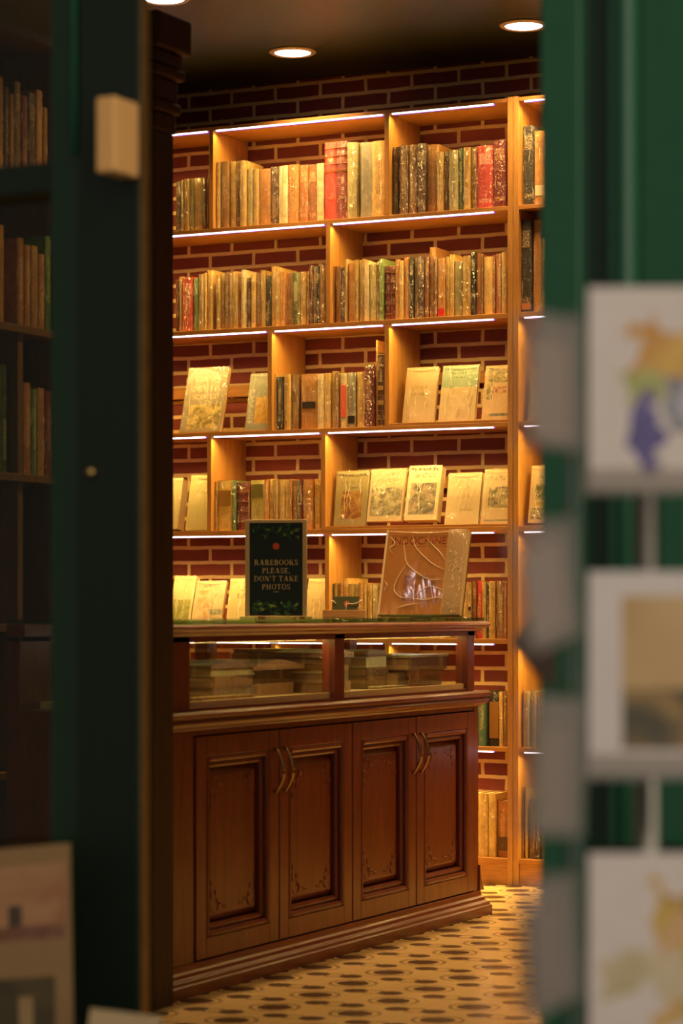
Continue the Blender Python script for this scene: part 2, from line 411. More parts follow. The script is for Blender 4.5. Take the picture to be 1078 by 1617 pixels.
# right pilaster with mouldings
pl = MB().box(PX[0], PX[1], YF - .04, YF + .05, 0, CZ)
pl.box(PX[2], PX[4], YF - .025, YF + .05, 0, CZ).box(PX[4], -.45, YF + .0, YF + .05, 0, CZ)
pil = structure(pl.ob('trim_1', GREEN, bevel=.004), 'dark green painted pilaster with vertical mouldings')
MB().box(PX[1], PX[2], YF - .006, YF + .05, 0, CZ).ob('groove', GREEN_M, pil)  # darker green here stands in for the shade inside the groove
MB().tube([((PX[3] + PX[4]) / 2, YF - .027, 0.01), ((PX[3] + PX[4]) / 2, YF - .027, CZ - .01)], .013, 12).ob('pilaster_bead', GREEN, pil, smooth=True)
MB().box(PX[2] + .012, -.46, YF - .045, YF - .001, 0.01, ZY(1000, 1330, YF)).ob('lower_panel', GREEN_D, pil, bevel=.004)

# sensor box on the door stile
sx0, sx1 = XY(151, YF - .03), XY(185, YF - .03)
bz0, bz1 = ZY(180, 270, YF - .11), ZY(180, 150, YF - .11)
X180 = XY(181, YF - .11); X150 = XY(150, YF - .11)
sb = thing('sensor_box', 'beige rectangular sensor box on the dark door post', 'sensor', ((X150 + X180) / 2, YF - .031, bz0))
hw = (X180 - X150) / 2
MB().box(-hw, hw, -.078, -.006, 0, bz1 - bz0).ob('housing', plain('beige_plastic', (.95, .52, .17), .5), sb, bevel=.004)
MB().box(-hw + .002, hw - .002, -.006, 0, .004, bz1 - bz0 - .004).ob('mounting_plate', plain('dark_plate', (.08, .06, .04), .5), sb)

# dark corniced column at the near end of the counter
CY0, CY1, CX0, CX1 = 5.665, 5.772, -3.50, -3.353
colm = thing('cabinet_column', 'dark carved wooden column with stepped cornice beside the doorway', 'column', ((CX0 + CX1) / 2, (CY0 + CY1) / 2, 0))
hx, hy = (CX1 - CX0) / 2, (CY1 - CY0) / 2
MB().box(-hx, hx, -hy, hy, 0, 2.30).ob('shaft', DARKWOOD, colm, bevel=.004)
cz = lambda y: ZX(270, y, -3.36)
def ring(m, o, z0, z1): m.box(-hx - o, hx + o, -hy - o, hy + o, z0, z1)
m = MB(); ring(m, .006, 2.30, 2.35); ring(m, .016, 2.35, 2.38); ring(m, .010, 2.38, 2.44); ring(m, .024, 2.44, 2.47); ring(m, .018, 2.47, 2.51); ring(m, .036, 2.51, 2.60)
m.ob('cornice', wood('cornice_wood', (.045, .016, .006), (.09, .032, .012), 'X', .6, 0, spec=.25), colm, bevel=.008)

# ------------------------------------------------------------------ ceiling lamps
def lamp(x, y, label, watts=LAMP_W):
    t = thing('ceiling_lamp', label, 'lamp', (x, y, CZ), group='round recessed ceiling lamps')
    MB().lathe([(.070, 0), (.092, 0), (.092, -.004), (.084, -.009), (.074, -.010), (.070, -.006)], seg=40).ob('trim_ring', plain('lamp_ring', (.55, .42, .25), .35, .3), t, smooth=True)
    MB().lathe([(.071, -.001), (.071, -.006), (.05, -.0075), (.002, -.008)], seg=40).ob('lens', LAMP_E, t, smooth=True)
    l = bpy.data.lights.new('lamp_light', 'AREA'); l.shape = 'DISK'; l.size = .13; l.energy = watts; l.color = LAMP_COL; l.spread = R(112)
    lo = bpy.data.objects.new('lamp_light', l); lo.location = (0, 0, -.012); COL.objects.link(lo); lo.parent = t
lamp(-4.49, 8.64, 'round glowing ceiling lamp above the middle of the bookcase')
lamp(-3.52, 8.62, 'round glowing ceiling lamp at the upper right, nearest the green pilaster')
lamp(-4.50, 7.68, 'glowing ceiling lamp cut by the top edge beside the dark door post')
for (x, y, d, wt) in ((-3.52, 7.68, 'above the far end of the counter', LAMP_W), (-3.52, 6.72, 'above the counter, next to the dark column', LAMP_W * 2), (-2.55, 8.62, 'beyond the green pilaster near the brick wall', LAMP_W * 2.4), (-2.55, 7.68, 'over the tiled floor past the counter', LAMP_W * .25),
                  (-1.60, 8.62, 'over the far right corner of the shop floor', LAMP_W * 1.4),
                  (-4.50, 6.70, 'behind the counter, over the staff side', LAMP_W * .8), (-5.30, 5.30, 'near the left wall behind the dim bookcase', LAMP_W * 1.5), (-5.38, 4.18, 'in the front left corner of the shop', LAMP_W * 1.3)):
    lamp(x, y, 'unseen round ceiling lamp ' + d, wt)  # lamps out of view, placed and powered to light sign, counter and floor

# ------------------------------------------------------------------ bookcases on the back wall
YS = 8.828; DEP = .292; YB = YS + DEP
ROWS = [(2.9792, 2.9648), (2.5718, 2.555), (2.1668, 2.1476), (1.7546, 1.7378), (1.3592, 1.338), (.9326, .9134), (.5228, .506), (.101, .084)]   # board top / underside
DT = .019
def strip(parent, x0, x1, z, wpm=STRIP_W, lit=True):
    L = x1 - x0; xc = (x0 + x1) / 2
    MB().box(x0, x1, YS + .0008, YS + .0065, z - .0045, z).ob('led_strip', LED_W, parent)
    MB().box(x0, x1, YS + .0155, YS + .021, z - .0045, z).ob('violet_fringe_glow', FRINGE_V, parent)  # added glowing bar for the purple fringe, no part of the strip
    l = bpy.data.lights.new('led_light', 'AREA'); l.shape = 'RECTANGLE'; l.size = L; l.size_y = .008; l.energy = wpm * L; l.color = STRIP_COL; l.spread = R(150)
    o = bpy.data.objects.new('led_light', l); o.location = (xc, YS + .011, z - .005); COL.objects.link(o); o.parent = parent

caseA = thing('bookcase', 'tall honey oak bookcase with staggered bays along the brick wall', 'bookcase')
XA0, XA1 = -5.50, -3.6486
def board(parent, x0, x1, r, name='shelf'):
    MB().box(x0, x1, YS, YB, ROWS[r][1], ROWS[r][0]).ob(name, OAK_X, parent, bevel=.0012)
for r in range(7): board(caseA, XA0 + DT, XA1 - .0233, r, 'shelf' if r else 'top_board')
MB().box(XA0 + DT, XA1 - .0233, YS, YB, ROWS[7][1], ROWS[7][0]).ob('bottom_shelf', OAK_X, caseA, bevel=.0012)
MB().box(XA0 + DT, XA1 - .0233, YS + .006, YS + .026, 0, ROWS[7][1]).ob('plinth', OAK_X, caseA, bevel=.0012)
MB().box(XA1 - .0225, XA1 - .0008, YS - .002, YB, 0, ROWS[0][0] + .004).ob('side_panel', OAK_Z, caseA, bevel=.0015)
MB().box(XA0, XA0 + DT, YS - .002, YB, 0, ROWS[0][0] + .004).ob('side_panel', OAK_Z, caseA, bevel=.0015)
DIV = {0: (-4.956, -4.177), 1: (-4.431,), 2: (-4.690, -4.177), 3: (-4.965, -4.453), 4: (-4.436,), 5: (-4.674, -4.177), 6: (-4.965, -4.453)}
for r, xs in DIV.items():
    for x in xs:
        MB().box(x - DT/2, x + DT/2, YS, YB, ROWS[r+1][0], ROWS[r][1]).ob('divider', OAK_Z, caseA, bevel=.0012)
    e = [XA0 + DT] + [v for x in xs for v in (x - DT/2, x + DT/2)] + [XA1 - .0233]
    for a, b in zip(e[::2], e[1::2]):
        strip(caseA, a + .012, b - (.06 if b > -3.7 else .012), ROWS[r][1])
# lips and rear rails of the display bays
for (x0, x1, r) in ((-4.167, -3.672, 3), (-4.443, -3.672, 4), (XA0 + DT, -4.70, 3)):
    MB().box(x0 + .001, x1 - .001, YS + .001, YS + .012, ROWS[r][0], ROWS[r][0] + (.010 if x0 > -4.5 else .003)).ob('front_lip', OAK_X, caseA, bevel=.001)
for (x0, x1, z) in ((XA0 + DT, -4.70, ZY(400, 612, 9.10)), (-4.167, -3.672, ZY(720, 592, 9.10)), (-4.443, -3.672, ZY(700, 757, 9.1))):
    MB().box(x0 + .001, x1 - .001, YB - .018, YB - .001, z - .035, z + .012).ob('back_rail', OAK_X, caseA, bevel=.0012)

caseB = thing('bookcase', 'oak bookcase mostly hidden behind the green pilaster', 'bookcase')
XB0, XB1 = -3.6478, -1.9
for r in range(8): board(caseB, XB0 + .022, XB1 - DT, r, ('top_board' if r == 0 else 'bottom_shelf' if r == 7 else 'shelf'))
MB().box(XB0 + .022, XB1 - DT, YS + .006, YS + .026, 0, ROWS[7][1]).ob('plinth', OAK_X, caseB, bevel=.0012)
for x0, x1 in ((XB0, XB0 + .0215), (XB1 - DT, XB1)):
    MB().box(x0, x1, YS - .002, YB, 0, ROWS[0][0] + .004).ob('side_panel', OAK_Z, caseB, bevel=.0015)
MB().box(-2.8, -2.8 + DT, YS, YB, ROWS[1][0], ROWS[0][1]).ob('divider', OAK_Z, caseB)
for r in (0, 2, 3, 4, 5, 6):
    strip(caseB, XB0 + .045, -2.85, ROWS[r][1])

# ------------------------------------------------------------------ books
ORD = 'first second third fourth fifth sixth seventh eighth ninth tenth eleventh twelfth thirteenth fourteenth fifteenth sixteenth seventeenth eighteenth nineteenth twentieth'.split()
ORD += ['twenty-' + x for x in ORD[:9]] + ['thirtieth'] + ['thirty-' + x for x in ORD[:9]] + ['fortieth']
def cover_shape(w_, h, d, t=.0025, bulge=.1):
    n = 6; o = []; i = []
    b = min(.006, w_ * bulge * 2)
    for k in range(n + 1):
        a = math.pi * k / n
        o.append((-w_/2 * math.cos(a), b - b * math.sin(a)))
        i.append((-(w_/2 - t) * math.cos(a), b - b * math.sin(a) + t))
    outer = [(-w_/2, d)] + o + [(w_/2, d)]
    inner = [(-w_/2 + t, d)] + i + [(w_/2 - t, d)]
    m = MB(); k = len(outer)
    V = {}
    for nm, pts in (('o', outer), ('i', inner)):
        for z in (0, h): V[nm, z] = [m.bm.verts.new((x, y, z)) for x, y in pts]
    f = m.bm.faces.new
    for j in range(k - 1):
        f((V['o', 0][j], V['o', 0][j+1], V['o', h][j+1], V['o', h][j]))
        f((V['i', 0][j+1], V['i', 0][j], V['i', h][j], V['i', h][j+1]))
        f((V['o', h][j], V['o', h][j+1], V['i', h][j+1], V['i', h][j]))
        f((V['o', 0][j+1], V['o', 0][j], V['i', 0][j], V['i', 0][j+1]))
    for e in (0, k - 1): f((V['o', 0][e], V['o', h][e], V['i', h][e], V['i', 0][e]))
    return m, b
BOOKN = 0
def book(x, y, z, w_, h, d, key, label, group, extra=None, parent=None, lean=0):
    global BOOKN; BOOKN += 1
    t = thing('book', label, 'book', (x, y, z), 0, group); t.rotation_euler = (0, lean, 0)
    ct = min(.0025, w_ * .18)
    m, b = cover_shape(w_, h, d, ct)
    rnd = random.random()
    var = 0 if rnd < .45 else (1 if rnd < .8 else 2)
    if extra and any(e[0] in ('bands', 'text') for e in extra): var = 3
    c = m.ob('cover', book_mat(key, var), t)
    MB().box(-w_/2 + ct + .0002, w_/2 - ct - .0002, b + ct + .0005, d - .004, .003, h - .003).ob('pages', PAGES, t)
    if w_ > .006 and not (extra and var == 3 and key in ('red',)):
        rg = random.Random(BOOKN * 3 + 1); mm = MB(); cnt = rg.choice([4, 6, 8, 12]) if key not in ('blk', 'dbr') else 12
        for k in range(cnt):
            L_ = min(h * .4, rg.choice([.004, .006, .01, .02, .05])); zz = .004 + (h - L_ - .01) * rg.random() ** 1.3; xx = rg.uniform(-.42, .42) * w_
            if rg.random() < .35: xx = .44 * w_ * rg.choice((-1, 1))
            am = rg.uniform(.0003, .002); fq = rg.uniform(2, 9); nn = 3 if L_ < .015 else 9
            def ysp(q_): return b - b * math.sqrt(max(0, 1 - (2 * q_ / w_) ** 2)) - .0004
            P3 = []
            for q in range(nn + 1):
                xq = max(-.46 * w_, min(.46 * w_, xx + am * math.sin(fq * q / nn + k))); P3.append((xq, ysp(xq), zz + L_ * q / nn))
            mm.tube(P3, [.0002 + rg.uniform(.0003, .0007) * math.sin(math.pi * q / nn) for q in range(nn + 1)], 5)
        mm.ob('wrap_glint_creases', GLINT_CREASE, t)['kind'] = 'stuff'  # pale tubes standing in for glints on the wrapped spines
    for e in (extra or ()):
        if e[0] == 'label':      # (label, z0, z1, material)
            MB().box(-w_/2 * .8, w_/2 * .8, -.0008, .003, h * e[1], h * e[2]).ob('spine_label', e[3], t)
        elif e[0] == 'bands':
            mm = MB()
            for q in e[1]: mm.box(-w_/2 * .96, w_/2 * .96, -.001, .004, h * q - .0006, h * q + .0006)
            mm.ob('gilt_bands', GILT, t)
        elif e[0] == 'text':
            s_ = e[2]; letters(e[1], t, s_, (0, -.0012, h * e[3]), e[4] if len(e) > 4 else GILT)
        elif e[0] == 'edge':     # paler strip beside the spine
            MB().box(-w_/2 - .0001, -w_/2 + .003, -.0002, .02, .002, h - .002).ob('worn_edge', LABEL_CREAM, t)
    return t

def text_mesh(body, size, align='CENTER'):
    cu = bpy.data.curves.new('t', 'FONT'); cu.body = body; cu.size = size; cu.align_x = align; cu.align_y = 'CENTER'; cu.extrude = .0003
    o = bpy.data.objects.new('t', cu); COL.objects.link(o)
    dg = bpy.context.evaluated_depsgraph_get(); me = bpy.data.meshes.new_from_object(o.evaluated_get(dg))
    bpy.data.objects.remove(o); return me
def letters(body, parent, size, loc, mat, rz=0):
    me = text_mesh(body, size); me.materials.clear(); me.materials.append(mat)
    o = bpy.data.objects.new('lettering', me); COL.objects.link(o); o.parent = parent; o.location = loc; o.rotation_euler = (R(90), rz, 0)
    return o

def row_books(lst, r, bay, group, inset=(.020, .038), depth=(.15, .21), base=None):
    zb = (ROWS[r][0] if base is None else base) + .0004
    for i, e in enumerate(lst):
        x0, x1, yt, key = e[:4]; ex = e[4] if len(e) > 4 else None
        y = YS + random.uniform(*inset)
        yy = YS + .028
        X0, X1 = XY(x0, yy), XY(x1, yy)
        if X0 < -3.65:      # keep clear of the bay's uprights
            for dx_ in DIV[r - 1]:
                if X0 < dx_ + .0105 < X1: X0 = dx_ + .0105
                if X0 < dx_ - .0105 < X1 and (X0 + X1) / 2 < dx_: X1 = dx_ - .0105
            X1 = min(X1, XA1 - .0236)
        else: X0 = max(X0, XB0 + .0225)
        h = ZY((x0 + x1) / 2, yt, yy) - zb
        wd = X1 - X0 - .0008
        d = random.uniform(*depth) if h < .30 else .23
        book((X0 + X1) / 2, y, zb, wd, h, d, key, '%s %s book, %s from the left %s' % (ADJ[key], 'gilt-lettered' if ex and any(q[0] == 'text' for q in ex) else 'wrapped', ORD[i], bay), group, ex)
T = 'text'
G = 'old books standing on the wall shelves'
LB = lambda a, b, m_: ('label', a, b, m_)
row_books([(277,286,287,'brn'),(286.7,291.4,285,'tan'),(291.4,299,282.6,'och'),(299,305.4,282,'olv'),(305.4,320,281,'gold'),(320,325,281,'brn'),(325,329.3,280.6,'rst')],
  1, 'in the left bay of the top row', G)
row_books([(342.6,348.5,256,'och'),(348.5,361,255,'brn'),(361,372,254.7,'och'),(372,379,254,'brn'),(379,388.6,254,'tan'),(389.5,398,265,'olv'),(398,407,266,'tan'),(407,426,266,'ora'),
  (426,438.6,263,'dbr'),(438.6,446,262,'crm'),(446,454.6,261.8,'crm'),(454.9,471,260,'ora'),(471,485,260,'rst'),(485,498.5,259,'rst'),(498.5,510,257.6,'crm'),
  (510.5,529.5,224,'red',[('bands',[.62,.64,.72,.82,.92]),(T,'XB',.017,.28)]),(529.8,547.7,222.5,'drd',[('bands',[.62,.64,.72,.82,.92]),(T,'XB',.017,.28)]),
  (548.5,564.4,225,'olv'),(564.4,587,224,'gry'),(587,606.5,222.5,'tan')],
  1, 'in the middle bay of the top row', G)
row_books([(617.5,630.8,232,'dbr'),(630.8,645,230,'brn'),(645,659,228.6,'brn'),(659,672,227,'dbr'),(672,690,227.6,'ora'),(690,699,239.7,'och'),(699,709,239,'dbr'),(709,723,237,'olv'),
  (723,732,234,'grn'),(732,742.6,233,'och'),(742.6,752,232,'brn'),(752,779,229.5,'pnk'),(779,800.3,222,'drd')],
  1, 'in the right bay of the top row', G)
row_books([(275,283,441.6,'drd'),(283,288.7,437,'tan'),(288.7,305,438,'red'),(305.6,314.6,439,'lgn'),(314.6,322,433,'tan'),(322,326,431,'gold'),(326,334.5,426,'gold'),(341,347,435,'tan'),(347,355,431,'och'),
  (355,362,429.5,'brn'),(362,368,431,'tan'),(368,375.5,429,'och'),(375.5,382,430,'rst'),(382,387.6,426,'crm'),(387.6,396,438,'dbr'),(396,403.6,433.8,'gold'),(403.6,411.4,430.5,'brn'),(411.4,418,426.6,'och'),
  (418,425.7,435,'blk'),(427,434,420,'och'),(434,442,422,'tan'),(442,450,429,'ora'),(450,461,430,'brn'),(461,469.5,430,'grn',[LB(.46,.82,plain('pale_green_label',(.4,.42,.2),.5))]),(469.5,474,430,'olv'),(474,483,429,'tan'),
  (483,486.5,427,'rst'),(486.8,492.6,418.8,'dbr'),(492.6,498.5,419.5,'brn'),(498.5,504,420,'blk'),(504,514,417.5,'brn')],
  2, 'in the left bay of the second row', G)
row_books([(522,528,421,'rst'),(528.3,537.8,419.6,'brn'),(537.8,545,423.8,'dbr'),(545,548.5,409,'tan'),(548.5,559,415.5,'ora'),(559.6,566,410.6,'och'),(566,570.8,411,'gold'),(570.8,575,409,'tan'),(575,583.3,412.7,'crm'),
  (583.3,594.4,417.5,'mus'),(594.4,598,414,'brn'),(598,605,408.5,'lgn'),(605,616,419,'drd',[('bands',[.12,.3,.5,.7,.88])]),(616,625,419.6,'drd',[('bands',[.12,.3,.5,.7,.88])]),(625,631,410,'ora'),(631,637,412,'gold'),
  (637,646,406.4,'ora'),(646,653,406.4,'blk'),(653,657.7,407,'och'),(657.7,669.7,405,'dbr'),(669.7,676,404,'rst'),(676,685.7,390,'ora'),(685.7,690,407,'brn'),(690,701.7,407.6,'ora',[LB(.03,.15,LABEL_RED)]),
  (701.7,708,404.8,'och'),(708,715,401,'tan'),(715,731,411.7,'olv'),(731,743,404,'och'),(743.5,750.4,397.8,'blk'),(750.4,758.8,400,'rst'),(758.8,761.5,401,'brn'),(761.5,776,404.8,'gold'),(776,780,402,'rst'),
  (780,791.4,400,'rst'),(791.4,800,397.8,'och')],
  2, 'in the right bay of the second row', G)
row_books([(429.6,436.7,591,'tan'),(437,448,595,'blk'),(448.8,459,591,'och'),(459,470,591,'brn'),(473,499,590,'ora',[LB(.38,.5,INK)]),(500.7,512,590,'crm'),(512,522,589,'tan'),(522,529.5,585.7,'och'),(529.5,535,588,'brn'),
  (535,547,589,'crm',[('label',.2,.78,plain('salmon_label',(.75,.16,.09),.5))]),(547,560,588,'gry',[LB(.08,.22,LABEL_BLACK)]),(561,574.4,586.6,'gold'),(575,591.4,577,'drd'),(591.6,595.4,537.4,'ora'),
  (595.6,606.3,558,'dbr',[('bands',[.02,.1,.22,.42,.62,.82,.98]),LB(.30,.36,GILT),LB(.5,.56,GILT)])],
  3, 'in the middle bay of the third row', G)
row_books([(336,344,761,'tan'),(344,366.5,758.7,'yel',[LB(.5,.8,plain('ochre_print',(.32,.17,.03),.5))]),(367,373.5,759,'grn'),(373.7,394,761.7,'drd',[('bands',[.18,.4,.6,.8])]),(394.5,416.6,758,'mus',[LB(.66,.92,plain('olive_print',(.15,.13,.03),.5))]),
  (418,424,757,'ora'),(424,429.6,756,'och'),(430,438,757,'tan'),(438,448.5,757,'gold'),(448.7,455.6,757,'och'),(455.6,460,756,'ora'),(460,468,759,'rst'),(468.6,473,759,'teal'),(473,477.7,756,'drd'),(478,494,757,'ora'),(494.6,503.6,756,'och')],
  4, 'in the middle bay of the fourth row', G)
row_books([(520.5,523.5,918.5,'tan'),(523.5,528,922,'grn'),(528,532.5,921,'och'),(532.5,538,921,'brn'),(538,541.4,919,'ora'),(541.6,550,913,'tan'),(550,560.4,922,'gold'),(560.4,566.7,922,'olv'),(566.7,573.6,920,'ora'),(573.6,578,921,'tan'),
  (578,585.5,923,'och'),(585.5,594.5,923,'crm',[LB(.05,.3,LABEL_BLACK)]),(594.5,601,922,'brn'),(601.5,612,921,'och'),(612,622,921,'rst'),(622,634,920,'tan'),(634,645,919,'och'),(645,655,921,'ora'),(655,668,919,'tan'),(668,679,920,'brn'),(679,690,919,'och'),
  (690,702,920,'gold'),(702,714,918,'rst'),(714,726,919,'tan'),(726,738.5,919,'och'),(739,744.3,919,'tan',[LB(.5,.56,LABEL_BLACK)]),(744.3,750.8,918,'rst'),(750.8,760.5,917,'red'),(760.5,767,918,'tan'),(767,772,919,'blk'),(772,782,918,'och'),(782.6,796.5,918,'brn'),(796.7,800.6,917,'rst')],
  5, 'in the right bay of the fifth row', G)
row_books([(735,744,1092,'och'),(744,755,1092,'brn'),(755.6,767.8,1092.5,'teal'),(769,787.2,1093,'blk',[('label',.15,.82,plain('gilt_spine_print',(.35,.17,.04),.5))]),(787.4,793.6,1092,'gold'),(794,800.5,1093,'brn')],
  6, 'in the sixth row beside the counter', G)
row_books([(741,756,1252,'tan'),(756,770.5,1253,'gold'),(771,783,1253,'gold'),(783.4,800.8,1265,'rst',[LB(.12,.36,plain('dark_print',(.10,.05,.02),.5))])],
  7, 'in the bottom row beside the counter', G)
row_books([(823,841.5,198,'blk'),(844,863.5,207,'ora',[LB(.12,.26,LABEL_CREAM)]),(864.4,874,209,'dbr'),(875,890,206,'tan')], 1, 'in the top row of the half-hidden bookcase', G, depth=(.2, .22))
row_books([(822.8,839.5,347,'blk',[LB(.03,.1,plain('orange_print',(.5,.18,.04),.5))]),(840,853.5,347,'ora'),(854,874,375,'gold',[LB(.3,.7,plain('brown_print',(.28,.14,.04),.5))]),(875,890,372,'och')], 2, 'in the second row of the half-hidden bookcase', G)
row_books([(821+k*5.1, 825.6+k*5.1, 1091 + (k % 3), ('och','tan','crm','olv','tan','och','brn','crm','tan')[k]) for k in range(9)], 6, 'in the sixth row of the half-hidden bookcase', G)
row_books([(820.5,826,1243,'och'),(826,829,1244,'brn'),(829,833,1244,'gold'),(834,840,1262,'brn'),(840,847,1263,'dbr'),(847,853,1262,'dbr'),(853,859.5,1264,'brn'),(860,869,1262,'gold'),(870,880,1262,'tan')], 7, 'in the bottom row of the half-hidden bookcase', G)

# ------------------------------------------------------------------ books standing face out
def wrap_mesh(w_, h, off, amp, seed, res=16):
    m = MB(); rnd = random.Random(seed)
    ph = [(rnd.uniform(15, 60), rnd.uniform(10, 45), rnd.uniform(0, 6), rnd.uniform(.4, 1)) for _ in range(5)]
    g = []
    for j in range(res + 1):
        rowv = []
        for i in range(res + 1):
            x = -w_/2 - .002 + (w_ + .004) * i / res; z = -.001 + (h + .003) * j / res
            e = min(i, res - i, j, res - j) / 3.0; e = min(1, e)
            d = sum(a * math.sin(x * fx + z * fz + p) for fx, fz, p, a in ph) / 5
            rowv.append(m.bm.verts.new((x, -off - amp * (.6 + d) * e, z)))
        g.append(rowv)
    for j in range(res):
        for i in range(res): m.bm.faces.new((g[j][i], g[j][i+1], g[j+1][i+1], g[j+1][i]))
    return m
def face_book(x0, x1, yt, r, lean, mat, side, label, y=YS + .035, thick=.018, base=None, wrap=True, rz=0, extra=None, lift=0, group='books displayed face out on the shelves', name='displayed_book', X=None, h=None):
    zb = (ROWS[r][0] if base is None else base) + .0005 + lift
    if X is None: X0, X1 = XY(x0, y), XY(x1, y)
    else: X0, X1 = X
    w_ = X1 - X0
    if h is None:
        yt_ = y + .19 * math.sin(lean); h = (ZY((x0 + x1) / 2 + 8, yt, yt_) - zb) / math.cos(lean)
    t = thing(name, label, 'book', ((X0 + X1) / 2, y, zb + thick * math.sin(lean)), rz, group); t.rotation_euler = (-lean, 0, rz)
    MB().box(-w_/2, w_/2, 0, .002, 0, h).ob('front_cover', mat, t)
    MB().box(-w_/2, w_/2, thick - .002, thick, 0, h).ob('back_cover', side, t)
    MB().box(-w_/2, -w_/2 + .002, .002, thick - .002, 0, h).ob('spine', side, t)
    MB().box(-w_/2 + .002, w_/2 - .003, .0021, thick - .0021, .002, h - .002).ob('pages', PAGES, t)
    if wrap:
        rc = random.Random(label); m = MB()
        for k in range(0 if name == 'large_book' else 4):
            xx = rc.uniform(-.42, .42) * w_; z_0 = rc.uniform(.05, .4) * h; z_1 = rc.uniform(.6, .97) * h; bend = rc.uniform(-.12, .12) * w_; ph_ = rc.uniform(0, 6)
            pts_ = [(max(-w_*.48, min(w_*.48, xx + bend * (q / 12) ** 2 + .003 * math.sin(q * .9 + ph_))), -.0052 - .0006 * math.sin(q), z_0 + (z_1 - z_0) * q / 12) for q in range(13)]
            m.tube(pts_, [.0003 + .0008 * abs(math.sin(math.pi * q / 12)) * (1 + .5 * math.sin(q * 2.3)) for q in range(13)], 8)
        if name == 'large_book':  # pale curves drawn in the shape of the reflections on this wrap
            for cv in (((.22,.88),(.26,.72),(.30,.60),(.42,.50),(.60,.41),(.82,.42)), ((.33,.93),(.38,.80),(.50,.68),(.64,.58),(.78,.52)), ((.52,.88),(.62,.79),(.70,.72),(.76,.64)), ((.42,.20),(.52,.28),(.62,.33),(.80,.28)), ((.40,.20),(.55,.17),(.72,.20),(.82,.18)), ((.22,.07),(.36,.11),(.50,.13)), ((.05,.92),(.12,.84),(.06,.78),(.10,.72)), ((.04,.40),(.08,.34),(.05,.28)), ((.30,.60),(.20,.42),(.18,.28),(.28,.20),(.42,.20))):
                n_s = 6; P2 = []
                for q in range(len(cv) - 1):
                    p0, p1, p2, p3 = cv[max(q-1, 0)], cv[q], cv[q+1], cv[min(q+2, len(cv)-1)]
                    for u in range(n_s):
                        tt = u / n_s
                        P2.append(tuple(.5 * (2*p1[j] + (p2[j]-p0[j])*tt + (2*p0[j]-5*p1[j]+4*p2[j]-p3[j])*tt*tt + (3*p1[j]-p0[j]-3*p2[j]+p3[j])*tt**3) for j in (0, 1)))
                P2.append(cv[-1]); N_ = len(P2)
                m.tube([((a_ - .5) * w_, -.0042, b_ * h) for a_, b_ in P2], [.0003 + .0011 * math.sin(math.pi * q / (N_ - 1)) for q in range(N_)], 8)
        m.tube([(-w_*.46 + w_ * .92 * q / 10, -.005, h - .006 - .006 * math.sin(math.pi * q / 10)) for q in range(11)], .0009, 8)
        m.ob('plastic_glint_creases', GLINT_CREASE, t, smooth=True)  # whitish folds, glints put into their colour
        wrap_mesh(w_, h, .0006, .0012 if name == 'large_book' else .004, hash(label) % 1000 if False else len(label) * 7 + int(x0)).ob('plastic_wrap', BIGWRAP if name == 'large_book' else WRAP, t, smooth=True)
    if extra: extra(t, w_, h)
    return t
L13, L17 = R(13), R(17)
side_b = plain('brown_board', (.30, .16, .06), .6); side_c = plain('cream_board', (.62, .46, .22), .6); side_g = plain('grey_board', (.3, .28, .2), .6)
BR = (.25, .14, .05)
CREAM = (.72, .58, .36)
# third row, left bay
face_book(283, 346.5, 582, 3, L17, cover_mat('print_grey_brown', (.36, .30, .20), [(.2,.8,.78,.86,(.65,.5,.3),160),(.15,.85,.62,.72,(.65,.5,.3),120),(.2,.8,.5,.58,(.65,.5,.3),140)], [(.15,.95,.04,.42,(.25,.2,.06),(.66,.5,.18),30)]), side_b,
  'grey-brown wrapped book with pale lettering, leaning face out in the third row left bay', thick=.024)
face_book(386, 445, 590, 3, L13, cover_mat('print_grey_yellow', (.36, .38, .30), [(.06,.25,.12,.72,(.75,.72,.55),150)], [(.3,.95,.12,.58,(.62,.36,.05),(.75,.5,.12),25)]), side_g,
  'grey book with yellow panel, face out and half hidden by the third row divider', X=(XY(386, YS + .035), -4.703))
# third row, right bay
face_book(634, 684, 581, 3, L13, cover_mat('print_plain_cream', (.66, .50, .28), [(.22,.8,.62,.68,(.5,.36,.18),120),(.2,.8,.5,.55,(.5,.36,.18),120)]), side_b, 'plain cream book face out, leftmost in the third row right bay', lift=.0)
face_book(691, 748, 578, 3, L13, cover_mat('print_teal_cream', (.68, .54, .32), [(.2,.7,.85,.89,(.12,.2,.14),160),(.2,.66,.78,.8,(.12,.2,.14),160)], [(0,1,.62,1,(.34,.46,.32),(.42,.52,.36),6),(.25,.9,.05,.5,(.55,.42,.24),(.75,.6,.38),18)]), side_c, 'book with pale teal top half, face out between two cream ones')
face_book(759, 815, 578, 3, L13, cover_mat('print_patterned_edge', (.66, .46, .24), [(.3,.9,.5,.62,(.4,.1,.05),120)], [(.12,.98,.7,.97,(.2,.2,.1),(.6,.45,.22),60),(.1,.3,.4,.7,(.2,.2,.1),(.6,.45,.22),60),(.25,.98,.1,.15,(.12,.14,.1),(.3,.3,.2),40)]), side_c, 'cream book with dark patterned top, face out against the right bookcase end', X=(XY(759, YS + .035), -3.677))
# fourth row, left bay
face_book(256, 280, 759, 4, L13, cover_mat('print_yellowish', (.72, .60, .32)), side_c, 'cream book face out, nearest the dark column in the fourth row', thick=.05)
face_book(293, 323, 752, 4, L13, cover_mat('print_pale_yellow', (.66, .58, .26), [(.3,.98,.66,.73,(.5,.42,.2),110)]), side_b, 'pale yellow book face out, left of the fourth row divider', X=(XY(292, YS + .035), -4.980))
